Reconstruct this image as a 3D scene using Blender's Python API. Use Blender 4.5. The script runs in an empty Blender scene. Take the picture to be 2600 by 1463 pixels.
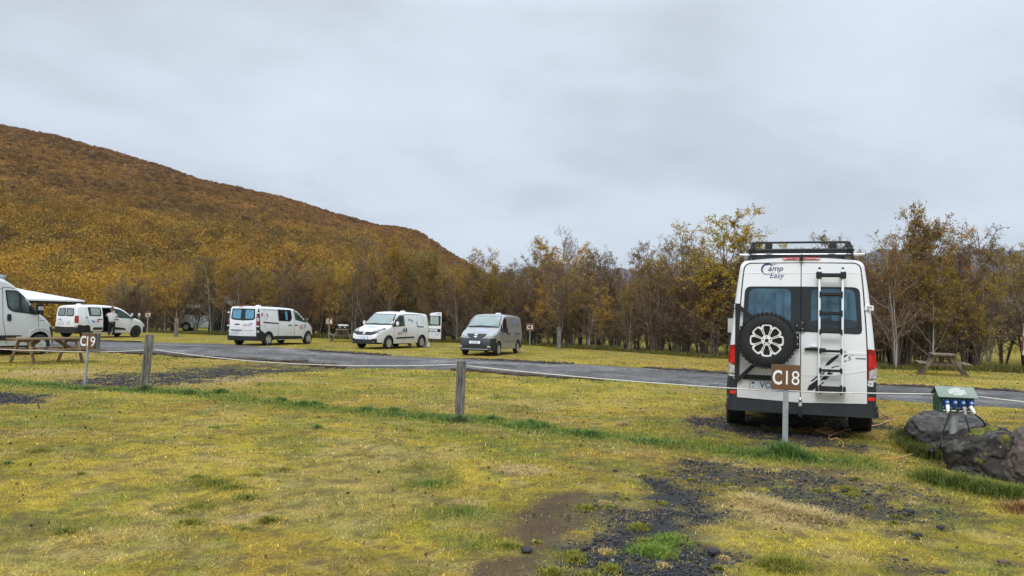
import bpy, bmesh, math, random
import numpy as np
from mathutils import Vector, Matrix
from mathutils.bvhtree import BVHTree
random.seed(7); RNG=np.random.default_rng(11)
sc=bpy.context.scene; COL=sc.collection
R=math.radians
# ------------------------------------------------------------------ camera
F=1900.;CX=1300.;CY=731.5;ROLL=R(1.3);PIT=math.atan(74.5/1900);CAM=np.array([0,0,1.7])
_f=np.array([0,math.cos(PIT),math.sin(PIT)]);_u0=np.array([0,-math.sin(PIT),math.cos(PIT)]);_r0=np.array([1.,0,0])
_r=math.cos(ROLL)*_r0+math.sin(ROLL)*_u0;_u=math.cos(ROLL)*_u0-math.sin(ROLL)*_r0
cd=bpy.data.cameras.new('camera');cam=bpy.data.objects.new('camera',cd);COL.objects.link(cam);sc.camera=cam
cd.sensor_width=36;cd.lens=36*F/2600;cd.clip_start=.1;cd.clip_end=20000
M=Matrix.Identity(4)
for i in range(3): M[i][0]=_r[i];M[i][1]=_u[i];M[i][2]=-_f[i];M[i][3]=CAM[i]
cam.matrix_world=M
# ------------------------------------------------------------------ light
SUN_EL=R(48);SUN_AZ=R(200)     # azimuth clockwise from +Y
sc.view_settings.view_transform='Standard';sc.view_settings.look='None';sc.view_settings.gamma=1;sc.view_settings.exposure=0.70
try: sc.view_settings.use_curve_mapping=False
except Exception: pass
W=bpy.data.worlds.new("World");sc.world=W;W.use_nodes=True
nt=W.node_tree;nt.nodes.clear();N=nt.nodes.new;LK=nt.links.new
def wm(op,a,b=None,c=None):
    n=N('ShaderNodeMath');n.operation=op
    for i,v in enumerate((a,b,c)):
        if v is None: continue
        if isinstance(v,(int,float)): n.inputs[i].default_value=v
        else: LK(v,n.inputs[i])
    return n.outputs[0]
out=N('ShaderNodeOutputWorld');bg=N('ShaderNodeBackground');sky=N('ShaderNodeTexSky');sky.sky_type='NISHITA';sky.sun_disc=False
sky.sun_elevation=SUN_EL;sky.sun_rotation=SUN_AZ
tc=N('ShaderNodeTexCoord');sx=N('ShaderNodeSeparateXYZ');LK(tc.outputs['Generated'],sx.inputs[0])
zz=wm('MAXIMUM',sx.outputs[2],0.0);zd=wm('ADD',zz,.16)
cx_=N('ShaderNodeCombineXYZ');LK(wm('DIVIDE',sx.outputs[0],zd),cx_.inputs[0]);LK(wm('DIVIDE',sx.outputs[1],zd),cx_.inputs[1])
def wn(scale,det,rough=.5,dist=0.,loc=(0,0,0)):
    mp=N('ShaderNodeMapping');mp.inputs['Location'].default_value=loc;LK(cx_.outputs[0],mp.inputs[0])
    n=N('ShaderNodeTexNoise');n.inputs['Scale'].default_value=scale;n.inputs['Detail'].default_value=det;n.inputs['Roughness'].default_value=rough
    n.inputs['Distortion'].default_value=dist;LK(mp.outputs[0],n.inputs['Vector']);return n.outputs[0]
rp=N('ShaderNodeValToRGB');cr_=rp.color_ramp
cr_.elements[0].position=.33;cr_.elements[0].color=(.32,.35,.38,1)
cr_.elements[1].position=.66;cr_.elements[1].color=(.485,.53,.585,1)
e=cr_.elements.new(.46);e.color=(.375,.41,.445,1)
e=cr_.elements.new(.53);e.color=(.435,.475,.52,1)
mix_=wm('ADD',wm('MULTIPLY',wn(.55,6,.52,.4,(3.1,1.7,0)),.72),wm('MULTIPLY',wn(1.7,5,.55,.3,(0.4,7.,0)),.28))
LK(mix_,rp.inputs[0])
# pale band of thin cloud high in the sky, duller towards the horizon; overcast dome brightens to the zenith
el=wm('MULTIPLY',wm('SMOOTH_MIN',wm('MULTIPLY',wm('MAXIMUM',wm('SUBTRACT',zz,.38),0.),2.4),1.,.1),1.75)
lowm=wm('ADD',.93,wm('MULTIPLY',wm('MINIMUM',wm('MULTIPLY',zz,3.),1.),.11))
gain=wm('ADD',lowm,el)
mx=N('ShaderNodeMix');mx.data_type='RGBA';mx.inputs[0].default_value=.10
LK(rp.outputs[0],mx.inputs[6])
sm=N('ShaderNodeVectorMath');sm.operation='SCALE';sm.inputs[3].default_value=.12;LK(sky.outputs[0],sm.inputs[0]);LK(sm.outputs[0],mx.inputs[7])
sg=N('ShaderNodeVectorMath');sg.operation='SCALE';LK(mx.outputs[2],sg.inputs[0]);LK(gain,sg.inputs[3])
LK(sg.outputs[0],bg.inputs[0]);bg.inputs[1].default_value=1.0;LK(bg.outputs[0],out.inputs[0])
sl=bpy.data.lights.new('sun','SUN');sl.energy=1.0;sl.angle=R(22);sl.color=(1,.965,.92)
so=bpy.data.objects.new('sun',sl);COL.objects.link(so)
sd=Vector((math.sin(SUN_AZ)*math.cos(SUN_EL),math.cos(SUN_AZ)*math.cos(SUN_EL),math.sin(SUN_EL)))
so.rotation_euler=sd.to_track_quat('Z','Y').to_euler();so.location=sd*50
# ------------------------------------------------------------------ helpers
def ray(px,py): return _f+_r*(px-CX)/F-_u*(py-CY)/F
def G(px,py,z=0.):
    d=ray(px,py);t=(z-CAM[2])/d[2];return CAM+d*t
def atY(px,py,Y):
    d=ray(px,py);return CAM+d*(Y/d[1])
def tag(o,label=None,cat=None,group=None,kind=None):
    if label:o['label']=label
    if cat:o['category']=cat
    if group:o['group']=group
    if kind:o['kind']=kind
    return o
def empty(name,loc,rz=0,**k):
    o=bpy.data.objects.new(name,None);COL.objects.link(o);o.location=loc;o.rotation_euler=(0,0,rz);o.empty_display_size=.2;return tag(o,**k)
def noise2(x,y,s,seed=0):
    x=np.asarray(x)/s+seed*17.31;y=np.asarray(y)/s-seed*9.77
    xi=np.floor(x).astype(np.int64);yi=np.floor(y).astype(np.int64);xf=x-xi;yf=y-yi
    def h(a,b):
        n=(a*374761393+b*668265263+seed*1442695)&0x7fffffff
        n=((n^(n>>13))*1274126177)&0x7fffffff
        return ((n^(n>>16))&0xffff)/65535.
    u=xf*xf*(3-2*xf);v=yf*yf*(3-2*yf)
    return (h(xi,yi)*(1-u)+h(xi+1,yi)*u)*(1-v)+(h(xi,yi+1)*(1-u)+h(xi+1,yi+1)*u)*v
def fbm(x,y,s,seed=0,o=4):
    t=0;a=1;w=0
    for i in range(o): t=t+a*noise2(x,y,s/2**i,seed+i);w+=a;a*=.55
    return t/w
def ss(x,a,b):
    t=np.clip((np.asarray(x,float)-a)/(b-a),0,1);return t*t*(3-2*t)
# materials -----------------------------------------------------------
MATS={}
def pm(name,rgb,rough=.5,metal=0.,var=.12,scale=6.,bump=0.,bscale=None,coat=0.,spec=.5,trans=0.,rgb2=None,sss=0.):
    if name in MATS: return MATS[name]
    m=bpy.data.materials.new(name);m.use_nodes=True;t=m.node_tree;b=t.nodes['Principled BSDF']
    b.inputs['Roughness'].default_value=rough;b.inputs['Metallic'].default_value=metal
    b.inputs['Coat Weight'].default_value=coat;b.inputs['Coat Roughness'].default_value=.04
    b.inputs['Specular IOR Level'].default_value=spec;b.inputs['Transmission Weight'].default_value=trans
    tcn=t.nodes.new('ShaderNodeTexCoord');n=t.nodes.new('ShaderNodeTexNoise');n.inputs['Scale'].default_value=scale;n.inputs['Detail'].default_value=5
    t.links.new(tcn.outputs['Object'],n.inputs['Vector'])
    r=t.nodes.new('ShaderNodeValToRGB');c2=rgb2 or tuple(c*(1-var) for c in rgb)
    hi=tuple(min(1,c*(1+var*.4)) for c in rgb)
    r.color_ramp.elements[0].position=.32;r.color_ramp.elements[0].color=(*c2,1);r.color_ramp.elements[1].position=.68;r.color_ramp.elements[1].color=(*hi,1)
    t.links.new(n.outputs[0],r.inputs[0]);t.links.new(r.outputs[0],b.inputs['Base Color'])
    if bump:
        n2=t.nodes.new('ShaderNodeTexNoise');n2.inputs['Scale'].default_value=bscale or scale*6;n2.inputs['Detail'].default_value=6
        t.links.new(tcn.outputs['Object'],n2.inputs['Vector']);bp=t.nodes.new('ShaderNodeBump');bp.inputs['Strength'].default_value=bump;bp.inputs['Distance'].default_value=.02
        t.links.new(n2.outputs[0],bp.inputs['Height']);t.links.new(bp.outputs[0],b.inputs['Normal'])
    MATS[name]=m;return m
def paint(name,rgb,dirt=(.25,.22,.17)):
    """vehicle paint with road dirt that thickens towards the sills"""
    if name in MATS: return MATS[name]
    m=pm(name,rgb,rough=.28,var=.03,scale=2.,coat=.45);t=m.node_tree;b=t.nodes['Principled BSDF']
    src=b.inputs['Base Color'].links[0].from_socket
    g=t.nodes.new('ShaderNodeTexCoord');s=t.nodes.new('ShaderNodeSeparateXYZ');t.links.new(g.outputs['Object'],s.inputs[0])
    n=t.nodes.new('ShaderNodeTexNoise');n.inputs['Scale'].default_value=3.;n.inputs['Detail'].default_value=8;n.inputs['Roughness'].default_value=.65;t.links.new(g.outputs['Object'],n.inputs['Vector'])
    mr=t.nodes.new('ShaderNodeMapRange');mr.inputs['From Min'].default_value=1.15;mr.inputs['From Max'].default_value=.25;mr.inputs['To Max'].default_value=.75;t.links.new(s.outputs[2],mr.inputs[0])
    mu=t.nodes.new('ShaderNodeMath');mu.operation='MULTIPLY';t.links.new(mr.outputs[0],mu.inputs[0]);t.links.new(n.outputs[0],mu.inputs[1])
    mx=t.nodes.new('ShaderNodeMix');mx.data_type='RGBA';t.links.new(mu.outputs[0],mx.inputs[0]);t.links.new(src,mx.inputs[6]);mx.inputs[7].default_value=(*dirt,1)
    t.links.new(mx.outputs[2],b.inputs['Base Color']);return m
def vcol_mat(name,rough=.8,attr='col',spec=.2,objvar=0.,trans=0.,bump=0.,bscale=40.):
    if name in MATS: return MATS[name]
    m=bpy.data.materials.new(name);m.use_nodes=True;t=m.node_tree;b=t.nodes['Principled BSDF']
    b.inputs['Roughness'].default_value=rough;b.inputs['Specular IOR Level'].default_value=spec
    a=t.nodes.new('ShaderNodeAttribute');a.attribute_name=attr;last=a.outputs['Color']
    if objvar:
        oi=t.nodes.new('ShaderNodeObjectInfo');hs=t.nodes.new('ShaderNodeHueSaturation')
        mr=t.nodes.new('ShaderNodeMapRange');mr.inputs['To Min'].default_value=.5-objvar*.012;mr.inputs['To Max'].default_value=.5+objvar*.028;t.links.new(oi.outputs['Random'],mr.inputs[0])
        ml=t.nodes.new('ShaderNodeMath');ml.operation='MULTIPLY';ml.inputs[1].default_value=7.31;t.links.new(oi.outputs['Random'],ml.inputs[0])
        fr=t.nodes.new('ShaderNodeMath');fr.operation='FRACT';t.links.new(ml.outputs[0],fr.inputs[0])
        m2=t.nodes.new('ShaderNodeMapRange');m2.inputs['To Min'].default_value=1-objvar*.4;m2.inputs['To Max'].default_value=1+objvar*.35;t.links.new(fr.outputs[0],m2.inputs[0])
        t.links.new(mr.outputs[0],hs.inputs['Hue']);t.links.new(m2.outputs[0],hs.inputs['Value']);t.links.new(last,hs.inputs['Color']);last=hs.outputs[0]
    t.links.new(last,b.inputs['Base Color'])
    if trans:
        tr=t.nodes.new('ShaderNodeBsdfTranslucent');t.links.new(last,tr.inputs[0]);ms=t.nodes.new('ShaderNodeMixShader');ms.inputs[0].default_value=trans
        t.links.new(b.outputs[0],ms.inputs[1]);t.links.new(tr.outputs[0],ms.inputs[2]);t.links.new(ms.outputs[0],t.nodes['Material Output'].inputs[0])
    if bump:
        tcn=t.nodes.new('ShaderNodeTexCoord');n2=t.nodes.new('ShaderNodeTexNoise');n2.inputs['Scale'].default_value=bscale;n2.inputs['Detail'].default_value=8
        t.links.new(tcn.outputs['Object'],n2.inputs['Vector']);bp=t.nodes.new('ShaderNodeBump');bp.inputs['Strength'].default_value=bump;bp.inputs['Distance'].default_value=.03
        t.links.new(n2.outputs[0],bp.inputs['Height']);t.links.new(bp.outputs[0],b.inputs['Normal'])
    MATS[name]=m;return m
# mesh building --------------------------------------------------------
class MB:
    def __init__(s): s.v=[];s.f=[];s.m=[]
    def add(s,vs,fs,mi=0):
        o=len(s.v);s.v+= [tuple(map(float,v)) for v in vs];s.f+=[tuple(i+o for i in f) for f in fs];s.m+=[mi]*len(fs);return s
    def box(s,c,d,mi=0,rot=None,bev=0.):
        x,y,z=[a/2 for a in d]
        if bev:
            b=min(bev,x*.9,y*.9,z*.9);V=[];Fc=[]
            bm=bmesh.new();bmesh.ops.create_cube(bm,size=1)
            for v in bm.verts: v.co=Vector((v.co.x*2*x,v.co.y*2*y,v.co.z*2*z))
            bmesh.ops.bevel(bm,geom=bm.edges[:],offset=b,segments=2,affect='EDGES')
            bm.verts.index_update();V=[v.co.copy() for v in bm.verts];Fc=[[v.index for v in f.verts] for f in bm.faces];bm.free()
        else:
            V=[Vector((a,b_,e_)) for a in(-x,x) for b_ in(-y,y) for e_ in(-z,z)]
            Fc=[(0,1,3,2),(4,6,7,5),(0,4,5,1),(2,3,7,6),(0,2,6,4),(1,5,7,3)]
        if rot is not None: V=[rot@v for v in V]
        return s.add([v+Vector(c) for v in V],Fc,mi)
    def bar(s,a,b,w,h,mi=0,up=(0,0,1),bev=0.):
        a=Vector(a);b=Vector(b);d=(b-a);L=d.length;d.normalize();u=Vector(up)
        if abs(d.dot(u))>.98:u=Vector((1,0,0))
        y=u.cross(d).normalized();z=d.cross(y);rot=Matrix((d,y,z)).transposed()
        return s.box((a+b)/2,(L,w,h),mi,rot,bev)
    def tube(s,pts,r,n=8,mi=0,cap=True):
        pts=[Vector(p) for p in pts];K=len(pts);rs=r if hasattr(r,'__len__') else [r]*K
        d0=(pts[1]-pts[0]).normalized();a=Vector((0,0,1)) if abs(d0.z)<.9 else Vector((1,0,0));x=d0.cross(a).normalized();V=[];Fc=[]
        for i,p in enumerate(pts):
            d=(pts[min(i+1,K-1)]-pts[max(i-1,0)]);d=d.normalized() if d.length>1e-9 else d0
            x=(x-d*x.dot(d));x=x.normalized() if x.length>1e-6 else d.orthogonal().normalized();y=d.cross(x)
            for k in range(n):
                t=2*math.pi*k/n;V.append(p+(x*math.cos(t)+y*math.sin(t))*rs[i])
        for i in range(K-1):
            for k in range(n): Fc.append((i*n+k,i*n+(k+1)%n,(i+1)*n+(k+1)%n,(i+1)*n+k))
        if cap: Fc.append(tuple(range(n))[::-1]);Fc.append(tuple((K-1)*n+k for k in range(n)))
        return s.add(V,Fc,mi)
    def lathe(s,prof,n=24,mi=0,mat=None,close=False):
        """profile (axial y, radius) revolved round local y"""
        V=[];Fc=[];K=len(prof)
        for (a,r_) in prof:
            for k in range(n):
                t=2*math.pi*k/n;V.append(Vector((r_*math.cos(t),a,r_*math.sin(t))))
        for i in range(K-1 if not close else K):
            j=(i+1)%K
            for k in range(n): Fc.append((i*n+k,j*n+k,j*n+(k+1)%n,i*n+(k+1)%n))
        if not close: Fc.append(tuple(range(n)));Fc.append(tuple((K-1)*n+k for k in range(n))[::-1])
        if mat is not None: V=[mat@v for v in V]
        return s.add(V,Fc,mi)
    def prism(s,poly,a,b,mi=0,axis='y'):
        n=len(poly);f={'y':lambda p,t:(p[0],t,p[1]),'x':lambda p,t:(t,p[0],p[1]),'z':lambda p,t:(p[0],p[1],t)}[axis]
        V=[f(p,a) for p in poly]+[f(p,b) for p in poly]
        Fc=[tuple(range(n)),tuple(range(n,2*n))[::-1]]+[(i,i+n,(i+1)%n+n,(i+1)%n) for i in range(n)]
        return s.add(V,Fc,mi)
    def build(s,name,mats,parent=None,smooth=0,fix=True):
        me=bpy.data.meshes.new(name);me.from_pydata(s.v,[],s.f);me.polygons.foreach_set('material_index',s.m)
        for m in (mats if isinstance(mats,(list,tuple)) else [mats]): me.materials.append(m)
        return link(name,me,parent,smooth,fix)
def link(name,me,parent=None,smooth=0,fix=True):
    if fix:
        bm=bmesh.new();bm.from_mesh(me);bmesh.ops.recalc_face_normals(bm,faces=bm.faces[:]);bm.to_mesh(me);bm.free()
    if smooth:
        me.shade_smooth();me.set_sharp_from_angle(angle=R(smooth))
    o=bpy.data.objects.new(name,me);COL.objects.link(o);o.parent=parent;return o
def npmesh(name,V,Fc,cols,mat,parent=None,smooth=False,nv=3):
    """fast mesh: V (n,3), Fc (m,nv) ints, cols (n,3) per vertex"""
    me=bpy.data.meshes.new(name);V=np.ascontiguousarray(V,np.float32);Fc=np.ascontiguousarray(Fc,np.int32)
    me.vertices.add(len(V));me.vertices.foreach_set('co',V.ravel());me.loops.add(Fc.size);me.loops.foreach_set('vertex_index',Fc.ravel())
    me.polygons.add(len(Fc));me.polygons.foreach_set('loop_start',np.arange(0,Fc.size,nv,dtype=np.int32));me.polygons.foreach_set('loop_total',np.full(len(Fc),nv,np.int32))
    if cols is not None:
        a=me.color_attributes.new('col','FLOAT_COLOR','POINT');c=np.ones((len(V),4),np.float32);c[:,:3]=cols;a.data.foreach_set('color',c.ravel())
    me.materials.append(mat);me.update(calc_edges=True)
    if smooth: me.shade_smooth()
    o=bpy.data.objects.new(name,me);COL.objects.link(o);o.parent=parent;return o
_tx={}
def text2d(s,size=1.,shear=0.,bold=0.,align='CENTER',space=1.,sx=1.):
    k=(s,size,shear,bold,align,space,sx)
    if k in _tx:return _tx[k]
    c=bpy.data.curves.new('t','FONT');c.body=s;c.size=size;c.shear=shear;c.offset=bold;c.align_x=align;c.space_character=space;c.resolution_u=3
    o=bpy.data.objects.new('t',c);COL.objects.link(o);dg=bpy.context.evaluated_depsgraph_get();dg.update()
    me=bpy.data.meshes.new_from_object(o.evaluated_get(dg));V=[(v.co.x*sx,v.co.y) for v in me.vertices];Fc=[tuple(p.vertices) for p in me.polygons]
    bpy.data.objects.remove(o);bpy.data.meshes.remove(me);_tx[k]=(V,Fc);return V,Fc
def text_flat(name,s,mat,parent,origin,ux,uy,nrm,size,off=.003,th=.002,**k):
    V,Fc=text2d(s,size,**k);ux=Vector(ux);uy=Vector(uy);n=Vector(nrm);o=Vector(origin)+n*off
    mb=MB();mb.add([o+ux*a+uy*b for a,b in V],Fc);ob=mb.build(name,mat,parent,fix=False);return ob
def rpoly(pts,r,n=4):
    o=[];K=len(pts);rr=r if hasattr(r,'__len__') else [r]*K
    for i in range(K):
        p=Vector(pts[i]);a=Vector(pts[i-1])-p;b=Vector(pts[(i+1)%K])-p;q=min(rr[i],a.length*.48,b.length*.48)
        if q<=1e-4: o.append(tuple(p));continue
        A=p+a.normalized()*q;B=p+b.normalized()*q
        for t in range(n+1):
            t/=n;o.append(tuple(A*(1-t)**2+p*2*t*(1-t)+B*t*t))
    return o
def chaikin(p,n=2):
    for _ in range(n):
        q=[p[0]]
        for a,b in zip(p[:-1],p[1:]): q+=[(a[0]*.75+b[0]*.25,a[1]*.75+b[1]*.25),(a[0]*.25+b[0]*.75,a[1]*.25+b[1]*.75)]
        p=q+[p[-1]]
    return p
def circ(cx,cy,r,n=24,ry=None): return [(cx+r*math.cos(2*math.pi*k/n),cy+(ry or r)*math.sin(2*math.pi*k/n)) for k in range(n)]
# ------------------------------------------------------------------ common materials
WHITE=paint('white_paint',(.80,.81,.82));SILVER=paint('silver_paint',(.30,.30,.295));DUCW=paint('pale_grey_paint',(.62,.65,.66));DARKP=paint('dark_car_paint',(.03,.03,.035))
BLK=pm('black_plastic',(.010,.011,.012),rough=.6,var=.3,scale=8,bump=.05);DGR=pm('dark_grey_bumper_plastic',(.020,.024,.028),rough=.5,var=.25,scale=5)
WELL=pm('wheel_well',(.008,.008,.008),rough=.9);TYRE=pm('tyre_rubber',(.014,.014,.015),rough=.8,var=.4,scale=14,bump=.1)
GLASS=pm('dark_glass',(.010,.014,.015),rough=.03,var=.5,scale=2.2,spec=.55)
TGLASS=pm('teal_glass',(.05,.085,.075),rough=.04,var=.85,scale=2.5,spec=.7,coat=.3)
WSHIELD=pm('windscreen_glass',(.16,.215,.20),rough=.06,var=.35,scale=1.5,spec=.7,coat=1.)
CURT=pm('blue_curtain_behind_glass',(.11,.30,.45),rough=.25,var=.3,scale=9,spec=.6)
CURTD=pm('dim_blue_curtain_behind_glass',(.050,.125,.185),rough=.25,var=.55,scale=4,spec=.6)
CURTG=pm('pale_curtain_behind_glass',(.33,.40,.36),rough=.3,var=.3,scale=7,coat=1.)
ALU=pm('alloy_rim',(.62,.62,.62),rough=.3,metal=.6,var=.1);GAP=pm('panel_gap',(.02,.02,.02),rough=.9)
RED=pm('red_lamp_lens',(.33,.006,.008),rough=.2,var=.4,scale=20,coat=.1);CLEAR=pm('clear_lamp_lens',(.50,.50,.48),rough=.15,var=.4,scale=30,coat=1.)
LAMP=pm('headlamp_lens',(.36,.38,.39),rough=.12,var=.6,scale=22,coat=1.);WPL=pm('white_plastic',(.75,.76,.76),rough=.4)
PLATE=pm('number_plate_white',(.72,.75,.78),rough=.4,var=.05);NAVY=pm('navy_print',(.03,.03,.16),rough=.4);PLTX=pm('plate_blue_text',(.04,.09,.30),rough=.4)
PINK=pm('faded_red_print',(.58,.20,.18),rough=.5);PBLUE=pm('faded_blue_print',(.32,.44,.62),rough=.5);SKYB=pm('bright_blue_print',(.10,.30,.60),rough=.5);GREYP=pm('grey_print',(.35,.37,.42),rough=.5)
BLKP=pm('black_print',(.01,.01,.012),rough=.5);GALV=pm('galvanised_steel',(.40,.43,.45),rough=.45,metal=.5,var=.2,scale=14,bump=.05);BROWN=pm('brown_sign_face',(.15,.07,.028),rough=.45,var=.12)
SIGNW=pm('sign_white',(.82,.82,.80),rough=.5,var=.03);CHROME=pm('chrome',(.7,.7,.7),rough=.15,metal=1.)
# ------------------------------------------------------------------ ground shape
def hz(x,y):
    x=np.asarray(x,float);y=np.asarray(y,float)
    d=np.hypot((x-4.7)/3.2,(y-11.9)/2.2);h=.085*(1-ss(d,.55,1.25))
    return h
def hfine(x,y):
    near=1-ss(y,22,34)
    return hz(x,y)+near*((fbm(x,y,1.1,5,3)-.5)*.035+(fbm(x,y,.22,9,2)-.5)*.022)
def noise3(p,s,seed=0):
    q=p/s+seed*7.3;i=np.floor(q).astype(np.int64);f=q-i;f=f*f*(3-2*f)
    def h(a,b,c):
        n=(a*374761393+b*668265263+c*2147483647+seed*1442695)&0x7fffffff;n=((n^(n>>13))*1274126177)&0x7fffffff;return ((n^(n>>16))&0xffff)/65535.
    r_=0
    for dx in (0,1):
        for dy in (0,1):
            for dz in (0,1): r_=r_+h(i[:,0]+dx,i[:,1]+dy,i[:,2]+dz)*(f[:,0] if dx else 1-f[:,0])*(f[:,1] if dy else 1-f[:,1])*(f[:,2] if dz else 1-f[:,2])
    return r_
def fbm3(p,s,seed=0,o=4):
    t=0;a=1;w=0
    for k in range(o): t=t+a*noise3(p,s/2**k,seed+k);w+=a;a*=.58
    return t/w
def inpoly(x,y,px):
    P=[G(a,b)[:2] for a,b in px];return inpolyw(x,y,P)
def inpolyw(x,y,P):
    """signed distance (m), positive inside"""
    x=np.asarray(x,float);y=np.asarray(y,float);ins=np.zeros(x.shape,bool);dm=np.full(x.shape,1e9)
    for (x1,y1),(x2,y2) in zip(P,P[1:]+P[:1]):
        c=((y1>y)!=(y2>y))&(x<(x2-x1)*(y-y1)/((y2-y1) if y2!=y1 else 1e-9)+x1);ins^=c
        dx=x2-x1;dy=y2-y1;t=np.clip(((x-x1)*dx+(y-y1)*dy)/(dx*dx+dy*dy+1e-12),0,1);dm=np.minimum(dm,np.hypot(x-x1-t*dx,y-y1-t*dy))
    return np.where(ins,dm,-dm)
def dline(x,y,P):
    dm=np.full(np.shape(x),1e9)
    for (x1,y1),(x2,y2) in zip(P[:-1],P[1:]):
        dx=x2-x1;dy=y2-y1;t=np.clip(((x-x1)*dx+(y-y1)*dy)/(dx*dx+dy*dy+1e-12),0,1);dm=np.minimum(dm,np.hypot(x-x1-t*dx,y-y1-t*dy))
    return dm
FENCE=[tuple(G(*p)[:2]) for p in [(-500,935),(0,968),(200,985),(375,992),(500,1000),(750,1030),(900,1045),(1168,1064),(1350,1085),(1500,1105),(1700,1130),(1900,1152),(2020,1163),(2160,1176)]]
PG=[([(150,975),(260,950),(420,945),(560,925),(800,915),(900,925),(900,936),(700,950),(500,975),(370,984),(200,987)],.64,.9),
    ([(-200,985),(60,996),(115,1010),(90,1026),(-200,1035)],.8,.4),
    ([(1350,1500),(1440,1395),(1540,1320),(1590,1250),(1640,1215),(1760,1240),(1870,1285),(1780,1335),(1720,1370),(1830,1415),(1860,1500)],.84,.35),
    ([(1640,1168),(1780,1160),(1960,1185),(2150,1192),(2200,1225),(2330,1250),(2400,1300),(2420,1345),(2300,1350),(2180,1330),(2070,1345),(1990,1300),(1860,1250),(1720,1225)],.66,.6),
    ([(1690,1080),(1760,1070),(1870,1088),(2010,1110),(2150,1125),(2150,1150),(1950,1140),(1800,1112)],.72,.35),
    ([(1900,1390),(2050,1370),(2100,1420),(2000,1480),(1880,1470)],.45,.3),
    ([(2290,1440),(2450,1420),(2500,1480),(2300,1500)],.5,.3),
    ([(1840,1060),(2240,1060),(2260,1105),(1850,1100)],.66,.4)]
PD=[([(1265,1400),(1290,1320),(1360,1272),(1480,1235),(1560,1270),(1520,1340),(1450,1395),(1390,1500),(1160,1500),(1180,1440)],.95,.22),
    ([(1800,990),(1850,990),(1850,1060),(1780,1030)],.5,.5),([(1290,1205),(1480,1190),(1560,1235),(1400,1262)],.42,.4),
    ([(2100,1225),(2260,1250),(2340,1300),(2250,1340),(2120,1290)],.4,.4)]
def masks(x,y):
    n1=fbm(x,y,.5,21,4);n2=fbm(x,y,.14,31,3);gr=np.zeros(np.shape(x));di=np.zeros(np.shape(x))
    for P,a,s in PG:
        d=inpoly(x,y,P)+.10+(n1-.5)*1.1;gr=np.maximum(gr,ss(d,-s*.5,s)*ss(n1*.45+n2*.55+(a-.53),.43,.57)*min(1,a+.2))
    for P,a,s in PD:
        d=inpoly(x,y,P)+(n1-.5)*.7;di=np.maximum(di,ss(d,-s*.5,s)*a*ss(n2+(a-.5),.3,.5))
    di=di*(1-gr)
    df=dline(x,y,FENCE)+(fbm(x,y,.8,41,3)-.5)*.5
    gn=(1-ss(df,.15,.85))*.8
    for (px,py,r_) in [(1095,1225,.42),(1060,1190,.4),(1180,1310,.4),(1170,1360,.35),(2440,1235,.9),(2560,1260,.6),(1660,1395,.25),(1520,1425,.25),(2380,1160,.6),(700,975,.5),(1270,1010,.3)]:
        c=G(px,py);d=np.hypot(x-c[0],(y-c[1]))+(n1-.5)*.8;gn=np.maximum(gn,(1-ss(d,r_*.2,r_*1.5))*.5)
    gn=np.maximum(gn,ss(fbm(x,y,2.6,51,4),.60,.72)*.35)
    # lush verge at the foot of the tree belt
    st=ss(fbm(x,y,1.7,61,4),.52,.68)*.35
    for (px,py,r_) in [(1580,1085,.22),(1180,1278,.25),(1960,1310,.5),(2060,1310,.35),(600,965,1.2),(150,945,1.4),(640,1310,.13),(1330,1195,.25)]:
        c=G(px,py);d=np.hypot(x-c[0],y-c[1])+(n1-.5)*.5;st=np.maximum(st,(1-ss(d,r_*.4,r_*1.2)))
    return gr,di,gn*(1-gr*.8),st*(1-gn)
C_A=np.array([.50,.385,.060]);C_B=np.array([.36,.295,.045]);C_ST=np.array([.50,.37,.15]);C_GN=np.array([.13,.20,.028]);C_GR=np.array([.044,.045,.048]);C_DI=np.array([.085,.060,.042]);C_RD=np.array([.40,.245,.055])
def turfcol(x,y):
    gr,di,gn,st=masks(x,y)
    a=ss(fbm(x,y,.9,71,4),.35,.65)[...,None];b=ss(fbm(x,y,4.5,81,3),.4,.65)[...,None]
    c=C_A*a+C_B*(1-a);c=c*(1-.45*b)+C_RD*.45*b
    g2=ss(fbm(x,y,.5,91,4),.50,.68)[...,None]*.6;c=c*(1-g2)+np.array([.20,.235,.05])*g2
    g3=ss(fbm(x,y,.28,93,4),.54,.66)[...,None]*.45;c=c*(1-g3)+np.array([.48,.37,.15])*g3
    g4=ss(fbm(x*.5,y,.33,95,4),.56,.68)[...,None]*.32;c=c*(1-g4)+np.array([.17,.12,.045])*g4
    c=c*(1-st[...,None])+C_ST*st[...,None];c=c*(1-gn[...,None])+C_GN*gn[...,None]
    far=ss(y,30,60)[...,None]*.35;c=c*(1-far)+np.array([.22,.22,.025])*far
    return c,gr,di,gn,st
def axis_pts(a,b,step,outs,g=1.12):
    core=list(np.arange(a,b+1e-6,step));lo=[];s=step;p=a
    while p>outs[0]: s*=g;p-=s;lo.append(p)
    hi=[];s=step;p=b
    while p<outs[1]: s*=g;p+=s;hi.append(p)
    return np.array(lo[::-1]+core+hi)
xs=axis_pts(-7.5,7.5,.045,(-5000,5000),1.06);ys=axis_pts(4.2,13.,.045,(-60,9000),1.035)
XX,YY=np.meshgrid(xs,ys);nx,ny=len(xs),len(ys)
CC,GRm,DIm,GNm,STm=turfcol(XX,YY)
CC=CC*.70;CC=CC*(1-DIm[...,None])+C_DI*DIm[...,None];CC=CC*(1-GRm[...,None])+C_GR*GRm[...,None]
gap=ss(fbm(XX,YY,.10,101,2),.55,.68)[...,None]*(1-ss(YY,12,22))[...,None]*.65;CC=CC*(1-gap)+np.array([.10,.075,.035])*gap
ZZ=hfine(XX,YY)-.012*GRm
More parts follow.
